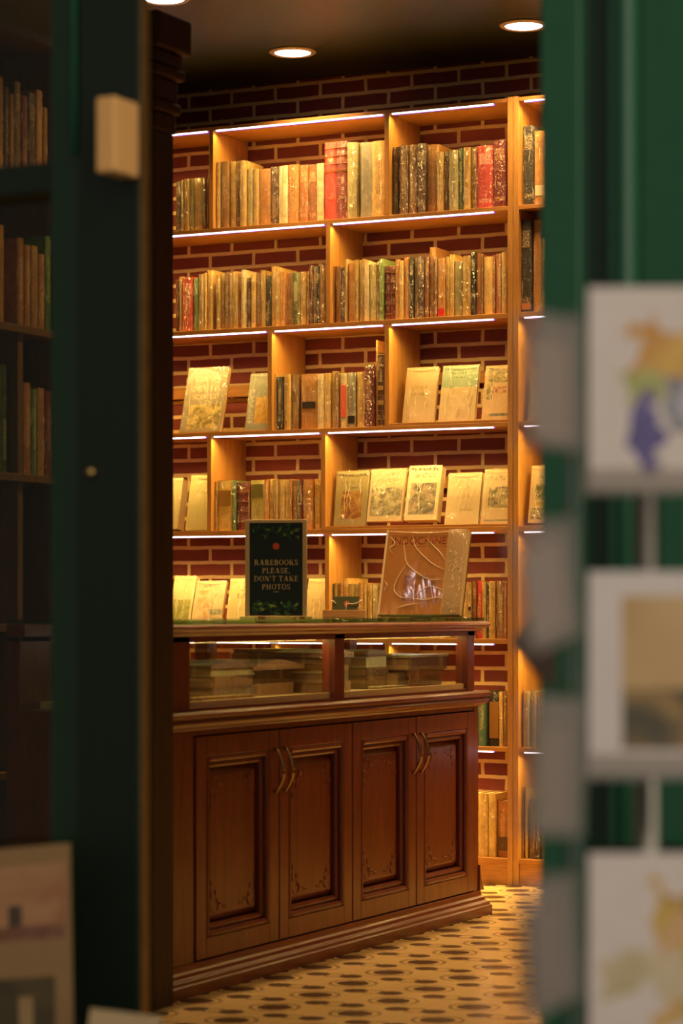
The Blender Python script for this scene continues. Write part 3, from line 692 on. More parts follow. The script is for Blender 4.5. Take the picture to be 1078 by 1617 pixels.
# fourth row, right bay
def pic(a, b, s=22): return (a, b, s)
face_book(526.5, 576.5, 744, 4, R(8), cover_mat('print_olive_frame', (.46, .40, .20), [(.1,.95,.9,.94,(.15,.14,.08),200),(.15,.8,.76,.82,(.36,.3,.14),120),(.4,.7,.67,.7,(.15,.12,.06),200)], [(.2,.84,.12,.62,(.30,.12,.03),(.62,.36,.12),28)]), side_g, 'olive book with framed orange picture, leftmost face out in the fourth row', lift=.010)
face_book(578.5, 633, 742, 4, L13, cover_mat('print_cream_grey_pic', CREAM, [(.2,.8,.86,.92,(.5,.4,.24),120),(.2,.8,.75,.82,(.5,.4,.24),120)], [(.06,.95,.1,.64,(.24,.22,.15),(.6,.54,.36),38)]), side_c, 'cream book with grey engraving, second face out in the fourth row', lift=.024)
face_book(637, 688.6, 739, 4, R(15), cover_mat('print_cream_dark_pic', (.78, .66, .42), [(.08,.95,.9,.96,(.06,.07,.05),150),(.2,.85,.78,.86,(.4,.3,.16),130)], [(.1,.9,.1,.68,(.15,.16,.12),(.48,.36,.24),30)]), side_c, 'cream book with dark portrait engraving, thick, behind the large counter book', lift=.020, thick=.04)
face_book(701, 754, 748, 4, L13, cover_mat('print_plain_wrapped', (.70, .56, .33), [(.3,.7,.5,.75,(.55,.42,.24),150),(.4,.8,.28,.3,(.4,.3,.15),150)]), side_c, 'plain cream book in loose plastic, face out, second from the right bookcase end', lift=.004)
face_book(757.6, 812, 742, 4, L13, cover_mat('print_cream_grey_lower', (.68, .52, .28), [(.2,.9,.8,.88,(.4,.3,.16),130)], [(.2,1,.3,.68,(.16,.14,.08),(.55,.45,.24),30),(.1,1,.06,.09,(.3,.28,.2),(.4,.4,.3),20)]), side_c, 'cream book with dark lower picture, face out touching the right bookcase end', X=(XY(757.6, YS + .035), -3.677), lift=.004)
# fifth row, left bay behind the sign
face_book(262, 296.5, 913, 5, L17, cover_mat('print_green_lower', (.70, .60, .34), [], [(.1,.9,.1,.6,(.26,.28,.08),(.45,.42,.16),14)]), side_c, 'cream and green book face out, nearest the dark column in the fifth row', thick=.03)
face_book(298, 345, 919, 5, L17, cover_mat('print_pastel', (.66, .54, .32), [(.25,.75,.88,.93,(.2,.24,.2),170)], [(.1,.95,.08,.82,(.55,.33,.14),(.72,.6,.42),20),(.55,.98,.38,.48,(.2,.24,.2),(.4,.4,.3),60)]), side_b, 'pastel illustrated book in plastic, face out left of the black sign')
face_book(354, 400, 915, 5, L13, cover_mat('print_bright_cream', (.78, .68, .36), [(.3,.8,.78,.86,(.3,.26,.12),120),(.3,.8,.66,.74,(.3,.26,.12),120)]), side_c, 'bright cream book face out, half hidden by the left edge of the black sign')
face_book(415, 460, 916, 5, L13, cover_mat('print_tan_hidden', (.6, .45, .25)), side_b, 'tan book face out behind the black sign')
face_book(480, 511, 915, 5, L13, cover_mat('print_pale_orange', (.70, .56, .30), [], [(.2,.8,.1,.65,(.55,.42,.2),(.7,.55,.3),20)]), side_c, 'pale book in loose plastic, between the black sign and the fifth row divider', X=(XY(478, YS + .035), -4.452))
# half-hidden bookcase
face_book(833, 888, 737, 4, R(11), cover_mat('print_palm_landscape', (.70, .56, .34), [(.25,.8,.78,.83,(.2,.13,.06),180)], [(.15,1,.4,.68,(.10,.12,.03),(.62,.52,.24),22),(.15,1,.3,.36,(.6,.45,.08),(.62,.5,.12),10),(.05,1,.06,.26,(.2,.17,.1),(.6,.5,.3),40)]), plain('dark_spine', (.12, .06, .03), .5), 'illustrated landscape book face out in the half-hidden bookcase', lift=.006, thick=.03)
face_book(833, 880, 585, 3, R(11), cover_mat('print_grey_hidden', (.5, .42, .3)), side_b, 'grey book face out behind the postcard pockets')

# ------------------------------------------------------------------ display counter
FX = -3.41; BXK = -3.90; Y0c, Y1c = 5.80, 7.95
ctr = thing('display_counter', 'carved mahogany counter with glass display case on top', 'counter')
def mould(m, prof, x0=BXK, x1=FX, y0=Y0c, y1=Y1c):
    """closed moulding round front (+X) and far end (+Y)"""
    m.sweep(prof, [((x1, y0), (1, 0)), ((x1, y1), (1, 1)), ((x0, y1), (0, 1))])
# cabinet carcass
MB().box(BXK, FX - .045, Y0c, Y1c, .04, .715).ob('carcass', MAH_Z, ctr)
m = MB(); m.box(FX - .045, FX - .004, 7.912, Y1c, .04, .715).box(FX - .045, FX - .004, Y0c, 5.985, .04, .715); m.box(FX - .045, FX - .006, 5.985, 7.912, .700, .715).box(FX - .045, FX - .006, 5.985, 7.912, .04, .082)
m.ob('face_frame', MAH_Z, ctr, bevel=.002)
m = MB(); mould(m, [(-.03, 0), (.034, 0), (.034, .030), (.028, .036), (.028, .044), (.016, .050), (.014, .060), (.006, .066), (.004, .082), (-.03, .082)])
m.ob('base_moulding', MAH_Y, ctr, bevel=.002)
# flared foot at the far end
pts = [(Y1c - .001, .17)]
for k in range(9):
    a = k / 8; pts.append((Y1c + .004 + .034 * a ** 2.2, .17 - .088 * a))
pts += [(Y1c - .001, .082)]
MB().prism(pts, 'X', FX - .03, FX + .002).ob('end_bracket', MAH_Z, ctr, bevel=.001)
m = MB(); mould(m, [(-.05, .715), (.004, .715), (.010, .722), (.022, .726), (.026, .736), (.020, .746), (.030, .750), (.032, .760), (.024, .768), (-.05, .768)])
m.ob('waist_moulding', MAH_Y, ctr, bevel=.0015)
MB().box(BXK, FX - .05, Y0c, Y1c, .716, .770).ob('case_floor', MAH_Y, ctr)
MB().box(BXK + .03, FX - .055, 5.90, 7.86, .7705, .788).ob('display_deck', plain('pale_linen', (.62, .46, .24), .8, var=.1), ctr)
# posts and rails of the glass case
def post(y0, y1, x0, x1, nm='case_post'): MB().box(x0, x1, y0, y1, .768, .972).ob(nm, MAH_Z, ctr, bevel=.0015)
for x0, x1 in ((FX - .045, FX), (BXK, BXK + .045)):
    post(Y0c, 5.957, x0, x1); post(6.841, 6.905, x0, x1); post(7.847, 7.905, x0, x1)
MB().box(FX - .045, FX - .002, 5.957, 7.847, .768, .777).ob('bottom_rail', MAH_Y, ctr, bevel=.002)
MB().box(FX - .026, FX - .012, 5.9575, 7.8465, .7772, .7935).ob('pale_liner', plain('pale_linen_edge', (.62, .44, .22), .8, var=.1), ctr)
MB().box(FX - .045, FX, Y0c, Y1c - .03, .955, .972).ob('upper_rail', MAH_Y, ctr, bevel=.002)
MB().box(BXK, BXK + .045, Y0c, Y1c - .03, .955, .972).ob('upper_rail', MAH_Y, ctr, bevel=.002)
m = MB(); mould(m, [(-.06, .972), (.004, .972), (.010, .980), (.024, .984), (.030, .992), (.026, 1.000), (.018, 1.005), (-.06, 1.005)], y1=Y1c)
m.ob('top_moulding', MAH_Y, ctr, bevel=.0015)
MB().box(BXK, BXK + .06, Y0c, Y1c - .05, .972, 1.005).box(BXK + .06, FX - .06, 6.85, 6.90, .985, 1.005).ob('top_frame', MAH_Y, ctr)
MB().box(BXK + .002, FX + .016, Y0c, Y1c + .005, 1.0055, 1.0175).ob('glass_top', TOPGLASS, ctr, bevel=.001)
m = MB()
for x in (FX - .022, BXK + .022):
    m.box(x, x + .003, 5.958, 6.840, .794, .954).box(x, x + .003, 6.906, 7.846, .794, .954)
m.ob('case_glass', GLASS, ctr)
MB().box(BXK + .046, FX - .046, 7.86, 7.866, .79, .954).ob('end_glass', GLASS, ctr)
# doors
def arc_pts(cx, cy, r, a0, a1, n=8): return [(cx + r * math.cos(R(a0 + (a1 - a0) * k / n)), cy + r * math.sin(R(a0 + (a1 - a0) * k / n))) for k in range(n + 1)]
DY = [5.989, 6.478, 6.962, 7.432, 7.908]
for i in range(4):
    a, b = DY[i] + .003, DY[i+1] - .003; z0, z1 = .086, .697
    d = bpy.data.objects.new('cabinet_door', None)
    fw = .056
    m = MB()
    xf, xb = FX, FX - .024
    m.box(xb, xf, a, a + fw, z0, z1).box(xb, xf, b - fw, b, z0, z1).box(xb, xf, a + fw, b - fw, z0, z0 + fw).box(xb, xf, a + fw, b - fw, z1 - fw, z1)
    d = m.ob('door', MAH_Z, ctr, bevel=.002)
    # inner bolection mould, two steps
    def frame(y0, y1, c0, c1, w1, xo, xi):
        m.box(xi, xo, y0, y0 + w1, c0, c1).box(xi, xo, y1 - w1, y1, c0, c1).box(xi, xo, y0 + w1, y1 - w1, c0, c0 + w1).box(xi, xo, y0 + w1, y1 - w1, c1 - w1, c1)
    m = MB(); frame(a + fw, b - fw, z0 + fw, z1 - fw, .017, FX + .002, FX - .03); frame(a + fw + .017, b - fw - .017, z0 + fw + .017, z1 - fw - .017, .017, FX - .010, FX - .036)
    m.ob('door_moulding', MAH_Z, d, bevel=.0065)
    p0, p1, q0, q1 = a + fw + .033, b - fw - .033, z0 + fw + .033, z1 - fw - .033
    m = MB(); bv = .022
    V = [m.bm.verts.new(v) for v in ((FX - .036, p0, q0), (FX - .036, p1, q0), (FX - .036, p1, q1), (FX - .036, p0, q1), (FX - .020, p0 + bv, q0 + bv), (FX - .020, p1 - bv, q0 + bv), (FX - .020, p1 - bv, q1 - bv), (FX - .020, p0 + bv, q1 - bv), (FX - .044, p0, q0), (FX - .044, p1, q0), (FX - .044, p1, q1), (FX - .044, p0, q1))]
    for f in ((4,5,6,7),(0,1,5,4),(1,2,6,5),(2,3,7,6),(3,0,4,7),(0,8,9,1),(1,9,10,2),(2,10,11,3),(3,11,8,0),(11,10,9,8)): m.bm.faces.new([V[k] for k in f])
    m.ob('raised_panel', MAH_Z, d, bevel=.002)
    # carved corner scrolls
    xc = FX - .0205
    for sy, cy in ((1, p0 + bv), (-1, p1 - bv)):
        for sz, cz_ in ((1, q0 + bv), (-1, q1 - bv)):
            m = MB()
            for (ox, oz, r0, s0, s1) in ((.026, .026, .020, 180, 450), (.058, .016, .014, 200, 20), (.016, .060, .014, 110, 290), (.085, .012, .009, 180, 0), (.012, .088, .009, 90, 270)):
                pp = [(xc, cy + sy * u, cz_ + sz * v) for u, v in arc_pts(ox, oz, r0, s0, s1, 9)]
                m.tube(pp, [.0012 + .0022 * math.sin(math.pi * k / 9) for k in range(10)], 6)
            for (u0, v0, u1, v1) in ((.03, .03, .045, .045), (.05, .03, .07, .03), (.03, .05, .03, .072)):
                m.tube([(xc, cy + sy * u0, cz_ + sz * v0), (xc, cy + sy * (u0 + u1) / 2, cz_ + sz * (v0 + v1) / 2), (xc, cy + sy * u1, cz_ + sz * v1)], [.001, .004, .001], 6)
            m.ob('carving', MAH_Z, d, smooth=True)
    # bow handle
    hyc = (b - .026) if i % 2 == 0 else (a + .026)
    z_0, z_1 = .515, .645
    pp = [(FX + .001, hyc, z_0)] + [(FX + .004 + .026 * math.sin(math.pi * k / 12), hyc, z_0 + (z_1 - z_0) * k / 12) for k in range(1, 12)] + [(FX + .001, hyc, z_1)]
    m = MB(); m.tube(pp, [.0055] + [.0035 + .002 * math.sin(math.pi * k / 12) for k in range(1, 12)] + [.0055], 10)
    m.ob('handle', DARKBRASS, d, smooth=True)['label'] = 'dark bronze bow handle'

# added strip and fill lights under the front rail, brightening the case inside
MB().box(FX - .052, FX - .0455, 5.97, 7.83, .958, .962).ob('case_fill_strip', LED_W, ctr)
for ya, yb in ((5.97, 6.83), (6.92, 7.83)):
    l = bpy.data.lights.new('case_fill', 'AREA'); l.shape = 'RECTANGLE'; l.size = .008; l.size_y = yb - ya; l.energy = 1.1; l.color = STRIP_COL; l.spread = R(170)
    lo = bpy.data.objects.new('case_fill', l); lo.location = (FX - .056, (ya + yb) / 2, .956); lo.rotation_euler = (0, R(-25), 0); COL.objects.link(lo); lo.parent = ctr
# old books lying in stacks inside the case
def flat_book(x, y, z, w_, l, t, key, label, rz=0, warp=0.0):
    o = thing('old_book', label, 'book', (x, y, z), rz, 'old books lying in the glass case')
    n = 10; top = []; 
    def slab(x0, x1, y0, y1, z0, z1, nm, mt):
        m = MB(); rows = []
        for k in range(n + 1):
            yy = y0 + (y1 - y0) * k / n; wz = warp * (math.cos(2 * math.pi * (yy / l)) - 1) * .5 * (z1 / t)
            rows.append([m.bm.verts.new((xx, yy, zz + (wz if zz > t * .3 else 0))) for xx, zz in ((x0, z0), (x1, z0), (x1, z1), (x0, z1))])
        for a_, b_ in zip(rows, rows[1:]):
            for q in range(4): m.bm.faces.new((a_[q], a_[(q+1) % 4], b_[(q+1) % 4], b_[q]))
        m.bm.faces.new(rows[0][::-1]); m.bm.faces.new(rows[-1]); m.ob(nm, mt, o)
    mt = book_mat(key, 1)
    slab(-w_/2, w_/2, -l/2, l/2, 0, .003, 'back_cover', mt)
    slab(-w_/2 + .003, w_/2 - .004, -l/2 + .004, l/2 - .004, .0031, t - .0031, 'pages', OLDPAGES)
    slab(-w_/2, w_/2, -l/2, l/2, t - .003, t, 'front_cover', mt)
    slab(w_/2, w_/2 + .002, -l/2, l/2, 0, t, 'spine', mt)
DK = .7885
case_items = [
 # x, y, list of (w, l, t, key, rz, warp)
 (-3.62, YX(322, -3.62) , [(.20,.26,.030,'dbr',0,0),(.19,.25,.034,'brn',.05,0),(.19,.26,.022,'olv',0,0),(.20,.27,.022,'dbr',0,.012)], 'in the stack nearest the column'),
 (-3.64, YX(403, -3.60), [(.20,.26,.036,'brn',0,0),(.19,.26,.040,'dbr',.03,0),(.24,.33,.030,'brn',0,.016)], 'in the second stack behind the glass'),
 (-3.78, YX(430, -3.78), [(.18,.24,.060,'brn',0,0),(.18,.24,.056,'rst',0,0),(.17,.24,.014,'dbr',.08,0)], 'in the tall stack at the back'),
 (-3.56, YX(494, -3.56), [(.17,.18,.034,'ora',0,0),(.16,.17,.028,'gry',0,0),(.16,.17,.022,'tan',0,0),(.17,.20,.022,'dbr',.06,0),(.17,.21,.026,'brn',-.05,.010)], 'in the stack left of the middle post'),
 (-3.62, YX(556, -3.62), [(.18,.16,.040,'brn',0,0),(.18,.16,.028,'dbr',0,0),(.17,.15,.034,'gry',0,0),(.17,.15,.024,'dbr',.05,.006)], 'in the stack right of the middle post'),
 (-3.56, YX(604, -3.56), [(.15,.08,.050,'dbr',0,0)], 'in the low pile in the right pane'),
 (-3.57, 7.655, [(.18,.26,.020,'brn',0,0),(.17,.27,.016,'och',.04,0),(.19,.28,.018,'rst',0,0),(.20,.30,.042,'dbr',0,0),(.21,.31,.008,'olv',0,0)], 'in the stack at the far end'),
 (-3.482, YX(345, -3.49), [(.05,.30,.012,'och',0,0)], 'along the front glass at the near end'),
 (-3.482, YX(610, -3.49), [(.05,.20,.010,'crm',0,0)], 'along the front glass in the right pane'),
]
for x, y, st_, d in case_items:
    z = DK
    for k, (w_, l, t, key, rz, wp) in enumerate(st_):
        flat_book(x, y, z, w_, l, t, key, '%s old book, %s from the bottom %s' % (ADJ[key], ORD[k], d), rz, wp); z += t + .0006

# ------------------------------------------------------------------ sign on the counter
CT = 1.0178
PYS = YX(435, -3.62); sxc = -3.62
sign = thing('notice_sign', 'framed black notice asking visitors not to take photos, standing on the counter', 'sign', (sxc, PYS, CT), R(17))
t_s = (sxc * -SA + PYS * CA); k_s = t_s / FPX
SW, SH = 97 * k_s / math.cos(A - R(17)), 156 * k_s
fwood = wood('pale_frame_wood', (.68, .47, .23), (.82, .60, .32), 'Z', .5)
MB().box(-SW/2, -SW/2 + .0135, 0, .016, .006, SH).box(SW/2 - .0115, SW/2, 0, .016, .006, SH).box(-SW/2 + .0135, SW/2 - .0115, 0, .016, SH - .010, SH).box(-SW/2 + .0135, SW/2 - .0115, 0, .016, .006, .008).ob('frame', fwood, sign, bevel=.001)
px0, px1, pz0, pz1 = -SW/2 + .0135, SW/2 - .0115, .008, SH - .010
MB().box(px0, px1, .004, .012, pz0, pz1).ob('panel', plain('black_green_print', (.006, .013, .010), .35), sign)
MB().box(-SW/2 - .012, SW/2 + .012, -.022, .034, 0, .0055).ob('stand', glass_mat('acrylic_stand', (.7, .78, .68), 1.2, .03, white=((.2, .2, .1), .25)), sign, bevel=.001)
def leaf(m, x, z, L, W, a, y):
    P_ = []
    for k in range(13):
        s_ = k / 12; P_.append((s_ * L, math.sin(math.pi * s_ ** .8) * W))
    P_ += [(p, -q) for p, q in P_[-2:0:-1]]
    c_, s2 = math.cos(a), math.sin(a)
    m.poly([(x + p * c_ - q * s2, y, z + p * s2 + q * c_) for p, q in P_])
pc = (px0 + px1) / 2; PWd = px1 - px0
for nm, zc, up in (('leaf_border_top', pz1, -1), ('leaf_border_bottom', pz0, 1)):
    for mat_i, (colr, n_) in enumerate((((.02, .085, .05), 34), ((.06, .17, .03), 16), ((.32, .42, .06), 8))):
        m = MB(); rnd = random.Random(mat_i * 5 + (up > 0))
        for k in range(n_):
            x = px0 + .012 + (PWd - .024) * rnd.random(); dz = rnd.uniform(.004, .040) if mat_i < 2 else rnd.uniform(.016, .040)
            L_ = rnd.uniform(.010, .020); a_ = rnd.uniform(0, math.pi * 2)
            zz = zc + up * dz
            ex, ez = x + L_ * math.cos(a_), zz + L_ * math.sin(a_)
            if not (px0 + .003 < ex < px1 - .003 and pz0 + .003 < ez < pz1 - .003): a_ = math.pi / 2 * up; L_ = .010
            if not (px0 + .003 < x < px1 - .003 and pz0 + .004 < zz < pz1 - .004): continue
            leaf(m, x, zz, L_, L_ * .24, a_, .0038 - .0002 * mat_i - .00001 * k)
        m.ob('painted_leaves', plain('leaf_print_%d' % mat_i, colr, .5), sign)
m = MB(); rc = .0105; zc = pz1 - (46 - 7) * k_s * 1.0
zc = SH - 42 * k_s
m.poly([(pc + rc * math.cos(2*math.pi*k/32), .0030, zc + rc * math.sin(2*math.pi*k/32)) for k in range(32)]); m.ob('red_disc', plain('red_print', (.75, .10, .04), .5), sign)
# serif lettering
def glyph(ch):
    """polygons of a roman capital, height 1; returns (width, polys)"""
    TK, TN, SF = .135, .06, .04
    P_ = []
    def rc_(x0, y0, x1, y1): P_.append([(x0, y0), (x1, y0), (x1, y1), (x0, y1)])
    def stem(x, w1=TK, top=True, bot=True, y0=0, y1=1):
        rc_(x, y0, x + w1, y1)
        if bot: rc_(x - .09, y0, x + w1 + .09, y0 + SF)
        if top: rc_(x - .09, y1 - SF, x + w1 + .09, y1)
    def ring_(cx, cy, rx, ry, a0, a1, thick=TK, thin=TN, n=18):
        o, i_ = [], []
        for k in range(n + 1):
            a = R(a0 + (a1 - a0) * k / n); t_ = thin + (thick - thin) * abs(math.cos(a))
            o.append((cx + rx * math.cos(a), cy + ry * math.sin(a))); i_.append((cx + (rx - t_) * math.cos(a), cy + (ry - thin * (1 if abs(math.sin(a)) > .01 else 1)) * math.sin(a)))
        for k in range(n): P_.append([o[k], o[k+1], i_[k+1], i_[k]])
    def diag(x0, y0, x1, y1, w1): P_.append([(x0, y0), (x0 + w1, y0), (x1 + w1, y1), (x1, y1)])
    if ch == 'T': stem(.32, top=False); rc_(0, .93, .81, 1); rc_(0, .78, .05, 1); rc_(.76, .78, .81, 1); return .81, P_
    if ch == 'L': stem(.09, bot=False); rc_(0, 0, .62, TN); rc_(.57, 0, .62, .26); return .66, P_
    if ch == 'E': stem(.09, top=False, bot=False); rc_(0, 0, .64, TN); rc_(0, .93, .62, 1); rc_(.2, .48, .5, .54); rc_(.59, 0, .64, .25); rc_(.57, .76, .62, 1); rc_(.46, .4, .5, .62); return .70, P_
    if ch == 'H': stem(.09); stem(.64); rc_(.2, .47, .7, .54); return .92, P_
    if ch == 'N': stem(.1, TN); stem(.72, TN); diag(.66, 0, .08, 1, .17); return .90, P_
    if ch == 'A': diag(.08, 0, .38, 1, TN); diag(.62, 0, .36, 1, .18); rc_(.2, .32, .64, .38); rc_(0, 0, .24, SF); rc_(.52, 0, .9, SF); return .90, P_
    if ch == 'K': stem(.09); diag(.2, .42, .66, 1, TN); diag(.62, 0, .32, .56, .19); rc_(.55, 1 - SF, .84, 1); rc_(.52, 0, .9, SF); return .88, P_
    if ch == 'O': ring_(.42, .5, .42, .52, 0, 360, n=32); return .84, P_
    if ch == 'D': stem(.09); rc_(.2, .93, .42, 1); rc_(.2, 0, .42, .07); ring_(.40, .5, .46, .5, -90, 90); return .90, P_
    if ch in 'PRB':
        stem(.09); rc_(.2, .93, .4, 1); rc_(.2, .48, .4, .55); ring_(.38, .74, .28, .26, -90, 90, .16)
        if ch == 'R': diag(.62, 0, .34, .5, .18); rc_(.58, 0, .88, SF); return .84, P_
        if ch == 'B': rc_(.2, 0, .4, .07); ring_(.40, .27, .32, .27, -90, 90, .16); return .76, P_
        return .68, P_
    if ch == 'S': ring_(.31, .75, .27, .26, 30, 270, .13); ring_(.31, .26, .28, .27, -150, 90, .13); rc_(.52, .7, .56, .95); rc_(.03, .06, .07, .32); return .62, P_
    if ch == ',': rc_(.04, 0, .18, .13); diag(.04, -.16, .12, 0, .06); return .22, P_
    if ch == "'": diag(.06, .68, .04, 1, .12); return .22, P_
    return .38, P_
def serif(body, parent, h, zc, mat, xc, y, track=.16):
    tot = 0; items = []
    for ch in body:
        w1, ps = glyph(ch); items.append((tot, ps)); tot += w1 + (track if ch != ' ' else 0)
    tot -= track; m = MB(); k = 0
    for off, ps in items:
        for p_ in ps:
            k += 1; m.poly([(xc + (off + a_ - tot / 2) * h, y - k * 2e-6, zc + (b_ - .5) * h) for a_, b_ in p_])
    return m.ob('lettering', mat, parent)
SGT = plain('warm_print', (.95, .68, .34), .5)
for body, py_ in (('RAREBOOKS', 885), ('PLEASE,', 898), ("DON'T TAKE", 910.5), ('PHOTOS', 923.5)):
    serif(body, sign, 8.2 * k_s, SH - (py_ - 817.5) * k_s, SGT, pc, .0034)
m = MB()
for k in range(7): m.box(pc - .008 + k * .0024, pc - .008 + k * .0024 + .0014, .0030, .0034, SH - 114.6 * k_s, SH - 113.4 * k_s)
m.ob('small_line', SGT, sign)

# card holder with the green card
hx_ = -3.77; hy_ = YX(543, hx_); th = (hx_ * -SA + hy_ * CA) / FPX
ch = thing('card_holder', 'small wooden card tray on the counter beside the black sign', 'tray', (hx_, hy_, CT), R(4))
W2 = 31 * th
MB().box(-W2, W2, -.03, -.026, 0, 12 * th).box(-W2, W2, .026, .03, 0, 12 * th).box(-W2, -W2 + .004, -.026, .026, 0, 12 * th).box(W2 - .004, W2, -.026, .026, 0, 12 * th).box(-W2 + .004, W2 - .004, -.026, .026, 0, .003).ob('tray', TRAYWOOD, ch, bevel=.001)
gc = thing('greeting_card', 'dark green card with red dot and white ribbon in the wooden tray', 'card', (hx_ + .002, hy_ - .004, CT + .0035), R(4)); gc.rotation_euler = (R(-8), 0, R(4))
MB().prism([(-.045, 0), (.045, 0), (.052, .068), (-.045, .068)], 'Y', 0, .002).ob('card', plain('green_card', (.07, .085, .035), .6), gc)
MB().poly([(.007 + .010 * math.cos(2*math.pi*k/24), -.0006, .044 + .010 * math.sin(2*math.pi*k/24)) for k in range(24)]).ob('red_dot', plain('faded_red_print', (.5, .16, .08), .5), gc)
rb = MB(); rb.tube([(-.058, -.004, .046), (-.045, -.006, .053), (-.036, -.006, .050), (-.030, -.004, .042)], .0016, 6).tube([(.008, -.003, .044), (.03, -.006, .042), (.05, -.006, .046), (.064, -.006, .056)], .0016, 6).tube([(.008, -.003, .043), (.007, -.004, .018)], .0014, 6)
rb.ob('ribbon', plain('white_ribbon', (.85, .75, .6), .5), gc, smooth=True)

# the large wrapped book on the counter
def big_extra(t, w_, h):
    def striped(body, xc, z):
        me = text_mesh(body, .037); me.materials.clear(); me.materials.append(plain('faded_red_ink', (.34, .045, .02), .6))
        o = bpy.data.objects.new('lettering', me); COL.objects.link(o); o.parent = t; o.location = (xc, -.0006, z); o.rotation_euler = (R(90), 0, 0); o.scale = (1.0, 1.0, 1)
    striped('INDOCHINE', -.026, h * .865)
    m = MB()
    for z in (h * .80, h * .925): m.box(-w_/2 + .03, w_/2 - .07, -.0004, 0, z, z + .0012)
    m.ob('printed_rules', plain('faint_rule', (.40, .17, .05), .6), t)
    wrap_mesh(w_ * .22, h * .99, .003, .005, 5, 26).ob('crinkled_flap', WRAP2, t, smooth=True, loc=(w_/2 - w_ * .105, -.003, 0))
    rf = random.Random(3); mm = MB()
    for k in range(70):
        cx_, cz_ = w_ * rf.uniform(.30, .485), h * rf.uniform(.02, .97); a_ = rf.choice((-1, 1)) * rf.uniform(.5, 1.4); L_ = rf.uniform(.008, .026)
        xs_ = [max(w_ * .285, min(w_ * .492, cx_ + L_ * q * math.cos(a_) / 3)) for q in range(4)]
        mm.tube([(xs_[q], -.0085 - .0004 * math.sin(q * 2), min(h * .985, max(.004, cz_ + L_ * q * math.sin(a_) / 3))) for q in range(4)], [.0003, .0011, .0009, .0003], 6)
    mm.ob('flap_glint_creases', GLINT_CREASE, t, smooth=True)['kind'] = 'stuff'  # crinkles of the flap, coloured pale in place of glints
    MB().box(-w_/2 - .001, -w_/2 + .007, -.002, .0, 0, h).ob('folded_edge', plain('pale_fold', (.66, .5, .28), .35), t)
Yb = 7.755
bb = face_book(596, 722, 829, 5, R(15), cover_mat('print_large_orange_brown', (.60, .27, .06), [], [(.28,.68,.16,.46,(.60,.27,.06),(.34,.13,.03),26)]), side_b,
  'large brown INDOCHINE book in glossy plastic, leaning on the counter', y=Yb, base=CT, thick=.036, h=.300, X=(XY(596, Yb), XY(724, Yb)), extra=big_extra, group=None, name='large_book', rz=0)
if 'group' in bb: del bb['group']
est = thing('book_stand', 'wooden prop behind the large brown book on the counter', 'stand', ((XY(596, Yb) + XY(724, Yb)) / 2, Yb + .03, CT))
MB().prism([(.030, 0), (.060, 0), (.086, .20), (.080, .20)], 'X', -.05, .05).ob('prop', MAH_Z, est)
MB().box(-.05, .05, .0605, .09, 0, .006).ob('foot', MAH_X, est)

# ------------------------------------------------------------------ bookcase seen dimly through the shop window
SXF = -4.02
sc_ = thing('bookcase', 'dim brown bookcase seen through the shop window', 'bookcase')
Ya, Yb2 = 4.7, 6.30
zs = [ZX(50, y_, SXF) for y_ in (52, 287, 517, 750, 985, 1215)]
MB().box(SXF - .24, SXF - .22, Ya, Yb2, 0, zs[0]).ob('back_panel', DIMWOOD, sc_)
MB().box(SXF - .22, SXF, Ya, Ya + .02, 0, zs[0]).ob('side_panel', DIMWOOD, sc_); MB().box(SXF - .22, SXF, Yb2 - .02, Yb2, 0, zs[0]).ob('side_panel', DIMWOOD, sc_)
for k, z in enumerate(zs): MB().box(SXF - .22, SXF + .01, Ya + .02, Yb2 - .02, z - .022, z).ob('shelf', DIMWOOD, sc_, bevel=.001)
MB().box(SXF - .22, SXF, YX(28, SXF), YX(36, SXF), 0, zs[2] - .022).ob('divider', DIMWOOD, sc_)
rnd = random.Random(11)
n_b = 0
for k in range(1, 4):
    y_ = YX(-14, SXF - .02); i = 0
    divy = (YX(28, SXF), YX(36, SXF))
    while y_ < 6.22 and i < 18:
        wd = rnd.uniform(.022, .045)
        if k > 1 and y_ + wd > divy[0] - .003 and y_ < divy[1]: y_ = divy[1] + .004
        if y_ + wd > 6.27: break
        hgt = rnd.uniform(.22, .29) if k != 3 else rnd.uniform(.25, .31)
        key = rnd.choice(['brn', 'rst', 'dbr', 'ora', 'brn', 'tan', 'grn', 'drd'])
        b_ = book(SXF - .02, y_ + wd / 2, zs[k] + .0005, wd - .001, hgt, .18, key, '%s book, %s from the left on %s shelf behind the window' % (ADJ[key], ORD[i], ('upper', 'middle', 'lower')[k-1]), 'books on the dim case behind the window')
        b_.rotation_euler = (0, 0, R(90)); i += 1
        y_ += wd + .0015

# ------------------------------------------------------------------ postcard rack outside, close to the camera
def at(px, py, t):     # point at depth t along the view
    u = (px - 539) / FPX
    return Vector((t * (-SA + u * CA), t * (CA + u * SA), CAMZ + (HZ - py) / FPX * t))
TR = 2.5; kR = TR / FPX
c0 = at(1020, 960, TR + .12)
rack = thing('postcard_rack', 'chrome revolving postcard rack at the right edge', 'rack', (c0.x, c0.y, 0), A)
MB().tube([(0, 0, .02), (0, 0, at(0, 770, TR + .12).z)], .014, 16).ob('pole', CHROME, rack, smooth=True)
MB().lathe([(.16, 0), (.16, .012), (.03, .03), (.02, .05)], seg=32).ob('base', DARKBRASS, rack, smooth=True)
